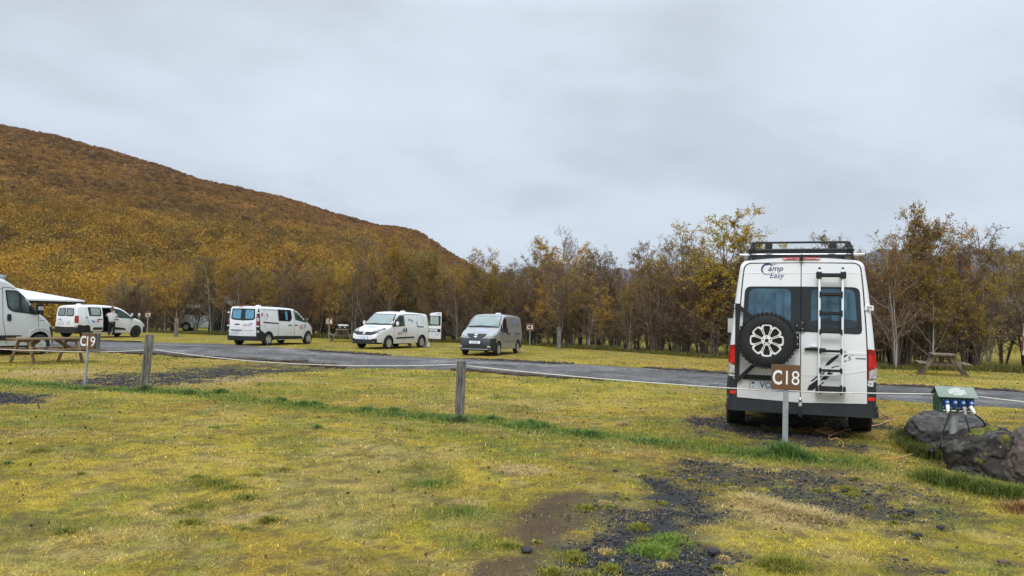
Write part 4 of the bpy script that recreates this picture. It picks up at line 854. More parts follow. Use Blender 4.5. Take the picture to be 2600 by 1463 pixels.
for a,b_ in (((-.65,1.25),(.0,1.29)),((.05,1.25),(.66,1.29))):
    p1,_=v.hit('F',*a);p2,_=v.hit('F',*b_);m.bar(p1+Vector((.03,0,.02)),p2+Vector((.03,0,.02)),.02,.02)
m.build('wiper',BLK,t)
v.patch('bonnet_decal','T',circ(3.80,.06,.09,20,.30),PBLUE,.006,skirt=False)
v.patch('wing_decal','L',rpoly([(1.5,1.58),(1.2,1.60),(.9,1.52),(.7,1.56),(.8,1.42),(1.0,1.36),(1.3,1.40),(1.45,1.48)],.03),pm('dim_blue_print',(.22,.25,.42)),.012,skirt=False)
roofvent(v,1.25,0);antenna(v,2.4,0.,.45);four(t,.72,3.53,.745,.30,.185,.20,rot=.1,spokes=7);under(t,4.2)
# ---------------- long white small van with sliding door open (left)
t=vroot('rental_van',(-24.98,42.0,25.1),label='white van with black wheels and its sliding door open, person standing at it',cat='van',group='rental vans parked along the tree belt')
v=Van(t,4.66,1.86,1.86,[(0,1.76),(.15,1.84),(1.5,1.90),(2.4,1.86),(2.95,1.70),(3.55,1.28),(3.7,1.18),(4.2,1.03),(4.5,.84),(4.63,.6),(4.66,.3)],
  [(0,.92),(.04,.98),(.14,1),(3.7,1),(4.3,.93),(4.66,.72)],[(.2,.96),(.5,1.),(.9,1.0),(1.1,.98),(1.5,.92),(1.9,.83)],r=.11,zb=.27,arches=((.64,.33),(3.83,.33)),ar=.39,cuts=(((1.87,-.75,1.02),(.66,.75,1.40)),),lean=[(.5,0),(1.1,0),(1.9,.08)])
for sg in (1,-1):
    sd='L' if sg>0 else 'R'
    d=v.panel('rear_door','B',rpoly([(sg*.005,1.72),(sg*.70,1.68),(sg*.76,1.25),(sg*.80,.62),(sg*.005,.60)],[0,.08,.1,.03,0]),WHITE,.010,.018)
    v.patch('window','B',rpoly([(sg*.03,1.66),(sg*.62,1.64),(sg*.70,1.30),(sg*.64,1.20),(sg*.03,1.20)],.05),GLASS,.016,parent=d);v.patch('window_curtain','B',rpoly([(sg*.12,1.60),(sg*.56,1.59),(sg*.62,1.32),(sg*.56,1.26),(sg*.12,1.26)],.05),WSHIELD,.02,parent=d)
    v.patch('tail_lamp','B',rpoly([(sg*.80,1.25),(sg*.885,1.23),(sg*.90,.84),(sg*.82,.84)],.02),RED,.015,step=.07);v.patch('tail_lamp',sd,rpoly([(.03,1.24),(.15,1.24),(.13,.84),(.03,.84)],.02),RED,.012,step=.07)
    v.patch('door_window',sd,rpoly([(2.33,1.68),(2.75,1.64),(3.25,1.35),(3.58,1.10),(2.60,1.15),(2.42,1.30)],[.06,.12,.1,.03,.1,.08]),TGLASS,.01)
    v.patch('rubbing_strip',sd,rpoly([(2.30,.62),(3.0,.55),(3.16,.44),(2.30,.46)],.03),BLK,.018)
    seam(v,sd,[(2.26,1.72),(2.28,.36)]);seam(v,sd,[(3.50,1.08),(3.35,.45)]);v.patch('door_handle',sd,rpoly([(2.38,1.07),(2.62,1.05),(2.62,1.01),(2.38,1.03)],.02),BLK,.03)
    v.patch('rear_cladding',sd,rpoly([(.02,.27),(.02,.66),(.20,.74),(.45,.70),(.30,.5),(.28,.30)],.03),BLK,.014);v.patch('headlamp',sd,rpoly([(4.15,1.02),(4.5,.84),(4.46,.76),(4.26,.92)],.02),LAMP,.008)
    mirror(t,3.45,sg*.96,1.20,1,sg,BLK,.20,.14)
v.region('bumper',[((0,0,.60),(0,0,1)),((.30,0,0),(1,0,0))],.03,BLK);v.region('front_bumper',[((0,0,.62),(0,0,1)),((4.36,0,0),(-1,0,0))],.012,BLK)
plate(v,'B',.42,.80,.50,.11,'NK Z41',.09);v.patch('bird_decal','B',rpoly([(.68,1.02),(.50,1.03),(.42,1.12),(.40,1.03),(.24,1.0),(.36,.97),(.32,.90),(.44,.96)],.01),SKYB,.016,skirt=False)
for k in range(4): v.patch('web_lines','B',[(-.16,.93-k*.055),(-.42,.93-k*.055),(-.42,.905-k*.055),(-.16,.905-k*.055)],PBLUE,.016,skirt=False)
v.patch('slide_rail','R',rpoly([(.55,1.17),(1.52,1.17),(1.52,1.13),(.55,1.13)],.01),BLKP,.012)
# sliding door, slid back along the flank
m=MB()
def sp(x,z,o_=0): 
    wv=.93*float(np.interp(z,[.3,.5,1.0,1.2,1.6,1.9],[.965,1,1,.975,.92,.85]))
    return Vector((x,-wv-.075-o_,z))
def sflat(name,poly,mat,o_,th,par):
    bm=bmesh.new();vs=[bm.verts.new((p[0],p[1],0)) for p in poly];bm.faces.new(vs)
    for c in np.arange(.4,1.9,.12): bmesh.ops.bisect_plane(bm,geom=bm.verts[:]+bm.edges[:]+bm.faces[:],plane_co=(0,c,0),plane_no=(0,1,0),dist=1e-5)
    r=bmesh.ops.extrude_face_region(bm,geom=bm.faces[:]);up={g for g in r['geom'] if isinstance(g,bmesh.types.BMVert)}
    for q in bm.verts: p=sp(q.co.x,q.co.y,o_ if q in up else o_-th);q.co=p
    me=bpy.data.meshes.new(name);bm.to_mesh(me);bm.free();me.materials.append(mat);return link(name,me,par,30)
sdo=sflat('sliding_door',rpoly([(.62,1.76),(1.52,1.76),(1.56,1.2),(1.58,.40),(.86,.38),(.80,.70),(.70,1.0),(.62,1.3)],[.03,.05,.1,.03,.03,.1,.1,.1]),WHITE,0,.05,t)
w=sflat('window',rpoly([(.64,1.73),(1.42,1.72),(1.48,1.35),(1.40,1.22),(.72,1.24)],[.03,.08,.08,.06,.04]),GLASS,.006,.012,sdo);sflat('window_curtain',rpoly([(.82,1.68),(1.36,1.67),(1.40,1.36),(1.34,1.28),(.84,1.30)],.05),CURTG,.012,.01,w)
sflat('door_handle',rpoly([(1.28,1.09),(1.50,1.07),(1.50,1.03),(1.28,1.05)],.02),BLK,.03,.04,sdo);sflat('rubbing_strip',rpoly([(1.0,.60),(1.55,.60),(1.55,.46),(.92,.46)],.04),BLK,.015,.03,sdo)
sflat('blue_decal',circ(.98,.92,.09,16,.07),SKYB,.005,.008,sdo);sflat('blue_decal_small',circ(.86,1.0,.05,12,.03),SKYB,.005,.008,sdo);sflat('balloon_decal',circ(1.24,1.03,.075,16,.08),PBLUE,.005,.008,sdo);sflat('balloon_decal_red',circ(1.25,.93,.08,16,.055),pm('decal_red',(.6,.08,.08)),.006,.009,sdo)
v.patch('windscreen','F',rpoly([(-.80,1.24),(.80,1.24),(.66,1.72),(-.66,1.72)],.06),WSHIELD,.006)
roofvent(v,.75,0);four(t,.64,3.83,.82,.335,.20,.20,'steel',WELL);under(t,4.5)
# ---------------- large pale grey camper at the left edge
t=vroot('camper_van',(-19.56,23.28,25.1),label='tall pale grey camper van cut off by the left edge, behind the picnic table',cat='van')
v=Van(t,5.0,2.04,2.72,[(0,2.70),(.2,2.74),(2.9,2.74),(3.42,2.50),(3.95,1.95),(4.30,1.52),(4.5,1.40),(4.82,1.17),(4.95,.90),(4.99,.5),(5.0,.40)],
  [(0,.93),(.05,.98),(.15,1),(3.9,1),(4.5,.94),(4.88,.82),(5.0,.70)],[(.2,.97),(.6,1.0),(1.2,1.0),(1.4,.985),(2.0,.94),(2.75,.86)],r=.14,zb=.33,arches=((.6,.36),(4.36,.37)),ar=.45,paintm=DUCW)
for sg in (1,-1):
    sd='L' if sg>0 else 'R'
    w=v.patch('door_window',sd,rpoly([(3.10,2.25),(3.52,2.24),(3.98,1.84),(4.12,1.42),(3.36,1.50),(3.18,1.62)],[.07,.10,.12,.04,.14,.1]),BLKP,.008);v.patch('window_pane',sd,rpoly([(3.15,2.20),(3.48,2.19),(3.55,2.12),(3.58,1.50),(3.38,1.54),(3.23,1.66)],[.04,.03,.03,.02,.12,.08]),TGLASS,.013,parent=w);v.patch('window_pane',sd,rpoly([(3.64,2.07),(3.92,1.82),(3.99,1.49),(3.67,1.50)],[.02,.08,.04,.02]),TGLASS,.013,parent=w)
    seam(v,sd,[(3.02,2.34),(3.03,1.2),(3.16,.62),(3.19,.40)],.016);seam(v,sd,[(3.02,2.34),(3.55,2.31),(4.02,1.9),(4.18,1.5)],.016);seam(v,sd,[(2.80,2.70),(2.82,.45)],.012);seam(v,sd,[(4.27,1.38),(4.29,.86)],.014);seam(v,sd,[(2.8,2.30),(3.02,2.28)],.012)
    v.patch('door_handle',sd,rpoly([(3.17,1.42),(3.30,1.42),(3.30,1.18),(3.17,1.18)],.05),BLKP,.03)
    v.patch('side_cladding',sd,rpoly([(2.2,.70),(3.68,.69),(3.68,.66),(3.5,.66),(3.48,.52),(2.2,.52)],.01),BLK,.02)
    v.patch('headlamp',sd,rpoly([(4.48,1.34),(4.78,1.16),(4.90,.98),(4.84,1.0),(4.66,1.20)],.03),LAMP,.01)
    v.patch('wing_edge',sd,rpoly([(3.95,.60),(4.02,.80),(4.2,.90),(4.5,.90),(4.7,.80),(4.8,.62),(4.84,.62),(4.74,.84),(4.52,.95),(4.18,.95),(3.97,.83),(3.9,.60)],.01),DUCW,.022)
    m=MB();m.box((4.16,sg*1.17,1.62),(.16,.20,.38),0,None,.05);m.box((4.17,sg*1.25,1.64),(.17,.05,.14),1,None,.01);m.bar((4.1,sg*1.0,1.48),(4.14,sg*1.12,1.5),.08,.08,0);m.build('side_mirror',[BLK,CLEAR],t,35)
    v.patch('mirror_base',sd,[(4.02,1.78),(4.30,1.40),(4.0,1.42)],BLKP,.012)
v.region('front_bumper',[((0,0,.98),(0,0,1)),((4.72,0,0),(-1,0,0)),((4.80,0,.80),(-.75,0,-.25))],.012,BLK)
v.patch('yellow_decal','R',rpoly([(2.5,1.45),(2.88,1.46),(2.90,1.22),(2.5,1.20)],.02),pm('yellow_print',(.85,.60,.02)),.008,skirt=False);v.patch('orange_decal','R',rpoly([(2.5,1.20),(2.90,1.22),(2.87,1.08),(2.5,1.05)],.02),pm('orange_print',(.80,.18,.02)),.009,skirt=False)
v.patch('small_badge','R',[(4.34,1.22),(4.52,1.21),(4.52,1.195),(4.34,1.205)],PLTX,.008,skirt=False)
v.patch('windscreen','F',rpoly([(-.86,1.56),(.86,1.56),(.74,2.3),(-.74,2.3)],.08),WSHIELD,.006)
four(t,.6,4.36,.92,.36,.23,.205,'steel',pm('silver_wheel_trim',(.55,.55,.54),rough=.4,metal=.3));under(t,4.9)
# ---------------- dark car behind, between the camper and the van
c=atY(128,0,47.5)
t=vroot('parked_car',(c[0]-.25,47.5,205.),label='dark car mostly hidden between the pale grey camper and the white van',cat='car')
v=Van(t,4.2,1.74,1.62,[(0,1.1),(.15,1.45),(.6,1.60),(2.0,1.62),(2.4,1.52),(3.1,1.06),(3.3,1.0),(3.9,.86),(4.12,.66),(4.18,.45),(4.2,.3)],[(0,.85),(.1,.95),(.3,1),(3.3,1),(3.9,.93),(4.2,.76)],[(.2,.96),(.5,1.),(.85,1.0),(1.0,.97),(1.5,.78),(1.7,.74)],r=.12,zb=.24,arches=((.8,.31),(3.4,.31)),ar=.37,paintm=DARKP)
v.patch('windscreen','F',rpoly([(-.72,1.02),(.72,1.02),(.55,1.54),(-.55,1.54)],.06),pm('bright_windscreen',(.42,.45,.48),rough=.08,coat=1.),.006)
for sg in (1,-1):
    v.patch('headlamp','F',rpoly([(sg*.45,.80),(sg*.80,.88),(sg*.84,.72),(sg*.5,.66)],.03),LAMP,.01,step=.06);v.patch('side_window','L' if sg>0 else 'R',rpoly([(.9,1.05),(2.85,1.02),(2.35,1.44),(1.1,1.46)],.06),GLASS,.008);mirror(t,2.8,sg*.9,1.06,1,sg,DARKP,.14,.14)
v.patch('grille','F',rpoly([(-.4,.76),(.4,.76),(.35,.60),(-.35,.60)],.02),CHROME,.01,step=.08);plate(v,'F',0,.48)
four(t,.8,3.4,.78,.31,.2,.2,rot=.2);under(t,4.0)
# ---------------- van at the right edge
c=G(2600,942)
t=vroot('edge_van',(c[0]+1.12,c[1]+.1,36.),label='white van just entering the frame at the right edge, by the trees',cat='van')
v=Van(t,4.9,1.92,2.3,[(0,2.2),(.15,2.28),(3.0,2.3),(3.5,2.1),(4.0,1.5),(4.3,1.25),(4.7,1.05),(4.85,.8),(4.88,.5),(4.9,.35)],[(0,.93),(.04,.98),(.14,1),(4,1),(4.5,.93),(4.9,.74)],[(.2,.97),(.5,1.),(1.2,.985),(1.7,.94),(2.3,.86)],r=.12,zb=.32,arches=((.95,.34),(4.1,.34)),ar=.42)
v.region('bumper',[((0,0,.62),(0,0,1)),((.5,0,0),(1,0,0))],.03,BLK)
for sg in (1,-1):
    v.patch('rear_window','B',rpoly([(sg*.06,2.0),(sg*.7,1.98),(sg*.76,1.35),(sg*.06,1.35)],.06),GLASS,.01);v.patch('tail_lamp','B',rpoly([(sg*.86,1.4),(sg*.93,1.38),(sg*.95,.8),(sg*.88,.8)],.02),RED,.015,step=.07)
    v.patch('side_window','L' if sg>0 else 'R',rpoly([(3.2,1.35),(4.1,1.3),(3.7,1.9),(3.2,1.95)],.06),GLASS,.008)
    for z in (1.75,1.0): m=MB();m.box((.04,sg*.95,z),(.12,.06,.06),0,None,.01);m.build('hinge',BLK,t)
four(t,.95,4.1,.86,.34,.21,.215,rot=.3);under(t,4.8)
# ================================================================== wood, posts, signs, rope
def woodmat(name,c1,c2,sc_=1.):
    m=pm(name,c1,rough=.85,rgb2=c2,scale=4.,bump=.8,bscale=14,spec=.15);t=m.node_tree
    mp=t.nodes.new('ShaderNodeMapping');mp.inputs['Scale'].default_value=(9*sc_,9*sc_,.9*sc_);tcn=[n for n in t.nodes if n.type=='TEX_COORD'][0];t.links.new(tcn.outputs['Object'],mp.inputs[0])
    for n in t.nodes:
        if n.type=='TEX_NOISE': t.links.new(mp.outputs[0],n.inputs['Vector'])
    return m
WGREY=woodmat('weathered_post_wood',(.27,.26,.235),(.06,.05,.042));WTAB=woodmat('picnic_table_wood',(.34,.235,.13),(.15,.10,.06),1.5);WOLD=woodmat('old_table_wood',(.27,.22,.16),(.12,.095,.07))
def post(name,px,py,hgt,w,rz,lean,label,group=None,d=None):
    p=G(px,py);t=tag(empty(name,(p[0],p[1],float(hz(p[0],p[1]))-.03),R(rz)),label,'post',group)
    m=MB();bm=[];
    m.box((0,0,hgt/2),(w,d or w,hgt),0,None,.012);o=m.build('timber',WGREY,t,25)
    m=MB();m.box((0,0,hgt+.002),(w*.96,(d or w)*.96,.012),0);m.build('cut_top',woodmat('cut_wood_top',(.30,.29,.26),(.12,.11,.09)),t)
    t.rotation_euler=(R(lean[0]),R(lean[1]),R(rz));return t
P1=post('wooden_post',366,986,1.17,.15,38,(0,3.2),'thick weathered timber post leaning slightly, just right of the C19 sign','timber rope posts');P2=post('wooden_post',1166,1064,.98,.125,24,(0,.8),'weathered timber rope post standing alone mid-lawn, left of the camper van','timber rope posts')
post('wooden_post',447,855,1.2,.24,20,(0,0),'squat grey timber post in the grass at the trees, right of the C7 sign','timber posts by the trees');post('wooden_post',1419,886,1.25,.2,10,(0,-1),'slender grey timber post among the trees, right of the C5 sign','timber posts by the trees')
def sign(txt,px,py,hgt,w,h,rz,lean,label,tube=.03,blk=.03,u=False,side=0.):
    p=G(px,py);t=tag(empty('pitch_sign',(p[0],p[1],0),R(rz)),label,'sign','numbered pitch signs');m=MB()
    if u: m.box((0,0,(hgt-h)/2),(tube*2,.012,hgt-h+.06),0);m.box((-tube,.015,(hgt-h)/2),(.010,.04,hgt-h+.06),0);m.box((tube,.015,(hgt-h)/2),(.010,.04,hgt-h+.06),0)
    else: m.tube([(0,0,-.05),(0,0,hgt-h+.05)],tube,14)
    m.build('pole',GALV,t,40);m=MB()
    if blk>.05: m.box((side,.002+blk/2,hgt-h/2),(w*1.02,blk,h*.98),0,None,.004);m.build('backing_block',WGREY,t)
    m=MB();m.box((side,-.012,hgt-h/2),(w,.022,h),0,None,.004);m.box((side,-.0115,hgt-h/2),(w+.006,.016,h+.006),1,None,.003);sp_=m.build('sign_panel',[BROWN,pm('sign_edge',(.16,.12,.09))],t,30)
    s_=h*(.80 if u else .9) if len(txt)>2 else h*.72;n=(0,-1,0);xo=side+(-w*(.30 if u else .33) if len(txt)>2 else -w*.22)
    text_flat('letter','C',SIGNW,sp_,(xo,-.023,hgt-h/2-s_*.36),(1,0,0),(0,0,1),n,s_,.004,bold=.006*h/.32,sx=.68)
    text_flat('number',txt[1:],SIGNW,sp_,(side+(w*(.18 if u else .20) if len(txt)>2 else w*.22),-.023,hgt-h/2-s_*.36),(1,0,0),(0,0,1),n,s_*1.02,.004,sx=.84,space=.96,bold=.0 if len(txt)>2 else .010)
    m=MB();m.prism(circ(xo+.01,hgt-h/2,.008,8),-.032,-.02);m.build('screw',GALV,sp_);t.rotation_euler=(0,R(lean),R(rz));return t
sign('C18',1993,1150,1.155,.358,.325,-20,.3,'brown square sign reading C18 on a galvanised pole, in front of the camper van',u=True)
sign('C19',215,984,1.16,.31,.335,-8,2.2,'brown square sign reading C19 on a steel tube, beside the near picnic table',.028,.16,side=.0)
sign('C5',1345,878,1.36,.50,.46,0,0,'small distant brown sign reading C5, right of the silver grey van');sign('C6',835,861,1.42,.50,.50,0,0,'small distant brown sign reading C6, between two white vans');sign('C7',374,846,1.50,.42,.42,8,0,'small distant brown sign reading C7, right of the van with open sliding door')
# rope
ROPE=pm('white_rope',(.66,.63,.56),rough=.8,var=.15,scale=40,bump=.3)
def sag(a,b,s,n=14):
    a=np.array(a,float);b=np.array(b,float);return [tuple(a+(b-a)*t+np.array([0,0,-4*s*t*(1-t)])) for t in np.linspace(0,1,n)]
def at(px,py,Y): return tuple(atY(px,py,Y))
A0=at(-260,872,19.3);A1=at(218,894,16.17);A2=at(362,889.5,16.25);A2b=at(386,887,16.25);A3=at(1158,926,12.57);A3b=at(1179,928,12.57);A4=at(1993,994,10.06);A5=at(2372,1001,9.35);A6=at(2480,1007,9.2);A7=at(2760,1034,8.2)
def rope(segs,label):
    m=MB()
    for p,r_ in segs: m.tube(p,r_,7)
    return tag(m.build('rope',ROPE,None,60),label,'rope','white rope strung along the posts')
rope([(sag(A0,A1,.03)+sag(A1,A2,.01),.0080)],'white rope sagging past the C19 sign to the thick timber post')
rope([([A2]+sag(A2b,A3,.14),.0080)],'long sagging white rope between the two timber posts')
rope([([A3]+sag(A3b,A4,.035,24),.0080)],'white rope running from the lone mid-lawn timber post to the C18 sign')
rope([([A4]+sag(A4,A5,.004),.0080)],'taut white rope between the C18 sign and the green power box')
rope([(sag(A6,A7,.01),.0080)],'white rope leaving the green power box towards the right edge')
# picnic tables
def table(p,ang,L,wood,label,feet=1.35,ends=False,topw=.72,braces=True):
    t=tag(empty('picnic_table',(p[0],p[1],-.01),ang),label,'picnic table','wooden picnic tables');m=MB()
    k=5
    for i in range(k): m.box((0,(i-(k-1)/2)*topw/k,.745),(L,topw/k-.012,.045),0,None,.005)
    m.build('table_top',wood,t,25)
    for sg in (1,-1):
        m=MB()
        for q in (.0,.13): m.box((0,sg*(.60+q),.435),(L*1.16 if not ends else L*1.05,.118,.042),0,None,.005)
        m.build('bench_seat',wood,t,25)
    for e_ in (1,-1):
        x=e_*(L/2-.32)
        for sg in (1,-1): m=MB();m.bar((x,sg*feet/2,0),(x,sg*.22,.74),.10,.045,0,(1,0,0),.004);m.build('leg',wood,t,25)
        m=MB();m.box((x+.05,0,.40),(.045,1.46,.10),0,None,.004);m.box((x+.05,0,.69),(.045,topw*.96,.09),0,None,.004);m.build('cross_beam',wood,t,25)
        if braces: m=MB();m.bar((x+.03,0,.41),(x-e_*.46,0,.70),.09,.04,0,(0,1,0));m.build('brace',wood,t,25)
        if ends:
            m=MB()
            for q in (0,.13): m.box((e_*(L/2+.24+q),0,.44),(.118,.8,.04),0,None,.004)
            m.box((e_*(L/2+.1),0,.40),(.5,.08,.06),0);m.build('end_seat',wood,t,25)
    return t
q1=(G(22,921)+G(98,927))/2;q2=(G(140,917)+G(213,921))/2;ax=q2-q1;c=(q1+q2)/2
table(c,math.atan2(ax[1],ax[0])-.03,2.05,WTAB,'large light brown picnic table on the lawn, behind the C19 sign')
table(G(2392,955)+np.array([.35,.6,0]),R(66),1.7,WOLD,'grey brown picnic table on the far verge, above the green power box',feet=1.45)
c6=G(868,868);table(c6,R(100),1.7,WOLD,'dark old picnic table between the C6 sign and the white van with open rear door')
m=MB();m.box((0,0,.12),(.55,.36,.16),1,None,.02);m.box((0,.02,.23),(.60,.38,.06),0,None,.02)
for q in (-.15,.15): m.prism(circ(q,.13,.03,10),-.20,-.17,0)
st_=tag(empty('camp_stove',(c6[0]+.12,c6[1]-.3,.755)),'black camp stove with a white lid standing on the dark old picnic table','camp stove');m.parts=None;o=m.build('stove_body',[WPL,BLK],st_,30)
m=MB();m.box((0,.02,.275),(.56,.34,.03),0,None,.01);m.build('lid',WPL,st_,30)
# water containers by the open rear door
def jug(px,py,Y,s,label):
    p=atY(px,py,Y);t=tag(empty('water_container',(p[0],p[1],0),R(20)),label,'water container');m=MB();m.box((0,0,.17*s),(.34*s,.26*s,.34*s),0,None,.05);m.box((0,0,.38*s),(.26*s,.18*s,.10*s),0,None,.045);m.build('tank',WPL,t,40);m=MB();m.tube([(.0,0,.42*s),(0,0,.47*s)],.035,10);m.build('cap',WPL,t);return t
jug(1084,885,40.1,.82,'white plastic water container standing below the open rear door');jug(1040,884,40.3,.6,'white plastic water container lying in the shade under the white van')
# power pedestal
p=G(2423,1186);PT=tag(empty('power_pedestal',(p[0],p[1],0),R(-15)),'green electric hook-up box with four blue sockets, on a steel post between boulders','power box')
PT.scale=(.74,1,1);GREENB=pm('green_painted_steel',(.035,.085,.045),rough=.45,var=.35,scale=5,bump=.1);GRTOP=pm('green_roof_sheet',(.13,.19,.14),rough=.4,rgb2=(.22,.26,.22),scale=4)
m=MB();m.tube([(0,.03,-.1),(0,.03,.69)],.068,20);m.build('steel_post',GALV,PT,40)
m=MB();m.box((0,.04,.77),(.52,.26,.20),0,None,.006);m.prism([(-.13,.86),(.17,.86),(.02,.955)],-.255,.255,0,'x');m.build('cabinet',GREENB,PT,25)
m=MB();hw=.29;m.add([(-hw,-.165,.855),(hw,-.165,.855),(hw,.02,.968),(-hw,.02,.968),(-hw,-.165,.861),(hw,-.165,.861),(hw,.02,.976),(-hw,.02,.976)],[(0,1,2,3),(4,7,6,5),(0,4,5,1),(1,5,6,2),(2,6,7,3),(3,7,4,0)]);m.add([(-hw,.02,.968),(hw,.02,.968),(hw,.22,.85),(-hw,.22,.85),(-hw,.02,.976),(hw,.02,.976),(hw,.22,.857),(-hw,.22,.857)],[(0,1,2,3),(4,7,6,5),(0,4,5,1),(1,5,6,2),(2,6,7,3),(3,7,4,0)]);m.build('roof_sheet',GRTOP,PT)
def onroof(x0,x1,t0,t1,o_): return [(x,-.165+.185*t_-.5*o_,.861+.115*t_+o_) for x,t_ in ((x0,t0),(x1,t0),(x1,t1),(x0,t1))]
m=MB();m.add(onroof(-.06,.07,.12,.85,.004),[(0,1,2,3)]);m.add(onroof(-.12,.14,.25,.7,.003),[(0,1,2,3)]);m.build('faded_label',pm('faded_paper_label',(.50,.52,.50),rough=.7,rgb2=(.28,.32,.27),scale=26),PT)
SOCK=pm('blue_socket',(.010,.045,.20),rough=.35,var=.25);SOCKL=pm('blue_socket_lid',(.03,.13,.42),rough=.3)
for i in range(4):
    x=-.165+.118*i-.0;z=.775;m=MB();m.box((x,-.10,z),(.088,.03,.115),0,None,.006);m.prism(circ(x+.008,z+.022,.036,18,.028),-.150,-.105,1)
    for a,b_ in ((-.036,.048),(.036,.048),(-.036,-.048),(.036,-.048)): m.prism(circ(x+a,z+b_,.005,6),-.118,-.113,2)
    s_=m.build('socket',[SOCK,SOCKL,WPL],PT,30);m=MB();m.box((x+.01,-.152,z+.024),(.032,.005,.014),0);m.build('socket_label',SIGNW,s_)
    m=MB();m.box((x,-.094,z-.083),(.06,.006,.014),0);m.build('number_strip',SIGNW,PT)
def l2w(x,y,z): 
    v_=Matrix.Rotation(R(-15),3,'Z')@Vector((x*.74,y,z));return Vector((p[0]+v_.x,p[1]+v_.y,v_.z))
CAB=pm('black_cable',(.012,.012,.013),rough=.5)
def cab(pts,label,i,plugm):
    m=MB();q=[];P_=[Vector(a) for a in pts]
    for a in range(len(P_)-1):
        p0,p1,p2,p3=P_[max(a-1,0)],P_[a],P_[a+1],P_[min(a+2,len(P_)-1)]
        for t_ in np.linspace(0,1,7)[:-1]: q.append(.5*((2*p1)+(-p0+p2)*t_+(2*p0-5*p1+4*p2-p3)*t_**2+(-p0+3*p1-3*p2+p3)*t_**3))
    q.append(P_[-1]);m.tube(q,.0085,8);t_=tag(empty('power_cable',(0,0,0)),label,'cable','cables plugged into the power box');m.build('cable',CAB,t_,60)
    m=MB();d=(P_[1]-P_[0]).normalized();m.tube([P_[0]-d*.05,P_[0]-d*.03,P_[0]+d*.02,P_[0]+d*.05],[.024,.023,.018,.011],14);m.build('plug',plugm,t_,40);return t_
end1=Vector(tuple(G(2366,1150,.10)))
cab([l2w(-.157,-.175,.715),l2w(-.165,-.22,.64),l2w(-.26,-.23,.42),l2w(-.30,-.22,.25),end1+Vector((.02,.02,.06)),end1],'black cable from the leftmost socket hanging down to the lawn',0,WPL)
cab([l2w(.09,-.17,.70),l2w(.095,-.20,.62),l2w(.13,-.22,.48),l2w(.16,-.2,.32),l2w(.2,-.1,.2)],'black cable from the third socket dropping behind the mossy boulder',2,pm('pale_cable_sleeve',(.35,.32,.28)))
cab([l2w(.20,-.18,.715),l2w(.225,-.21,.67),l2w(.33,-.2,.60),l2w(.40,-.16,.50),l2w(.44,-.1,.35)],'black cable from the rightmost socket arching over to the right',3,WPL)
ORG=pm('orange_cord',(.55,.20,.07),rough=.5,rgb2=(.60,.38,.20),scale=1.2)
def cordpts(L,z=.02):
    P_=[Vector((*G(a,b)[:2],0)) for a,b in L];q=[]
    for v_ in P_: v_.z=float(hz(v_.x,v_.y))+z
    for a in range(len(P_)-1):
        p0,p1,p2,p3=P_[max(a-1,0)],P_[a],P_[a+1],P_[min(a+2,len(P_)-1)]
        for t_ in np.linspace(0,1,6)[:-1]: q.append(.5*((2*p1)+(-p0+p2)*t_+(2*p0-5*p1+4*p2-p3)*t_**2+(-p0+3*p1-3*p2+p3)*t_**3))
    q.append(P_[-1]);return q
m=MB();m.tube(cordpts([(2366,1148),(2340,1156),(2300,1166),(2270,1171),(2240,1172)],.022),.0065,6);m.tube([end1+Vector((-.02,0,0)),end1+Vector((.02,.01,.02)),end1+Vector((.04,.02,.06))],[.03,.05,.02],12,1)
tag(m.build('extension_cord',[ORG,CAB],None,60),'short orange cord with a black connector lying between the boulders and the lawn','cord')
m=MB();m.tube(cordpts([(2232,1042),(2245,1055),(2262,1066),(2272,1075),(2268,1083),(2280,1077),(2272,1072),(2255,1085),(2235,1094),(2210,1100),(2180,1107),(2150,1109),(2135,1115),(2120,1118),(2090,1112),(2069,1113),(2085,1107),(2110,1106),(2112,1115),(2090,1117),(2075,1112),(2100,1122),(2125,1121),(2105,1113),(2120,1120),(2105,1128),(2108,1136),(2125,1132),(2140,1143),(2140,1150)],.025),.0065,6)
tag(m.build('extension_cord',ORG,None,60),'tangled orange extension cord on the grass behind the camper van','cord')
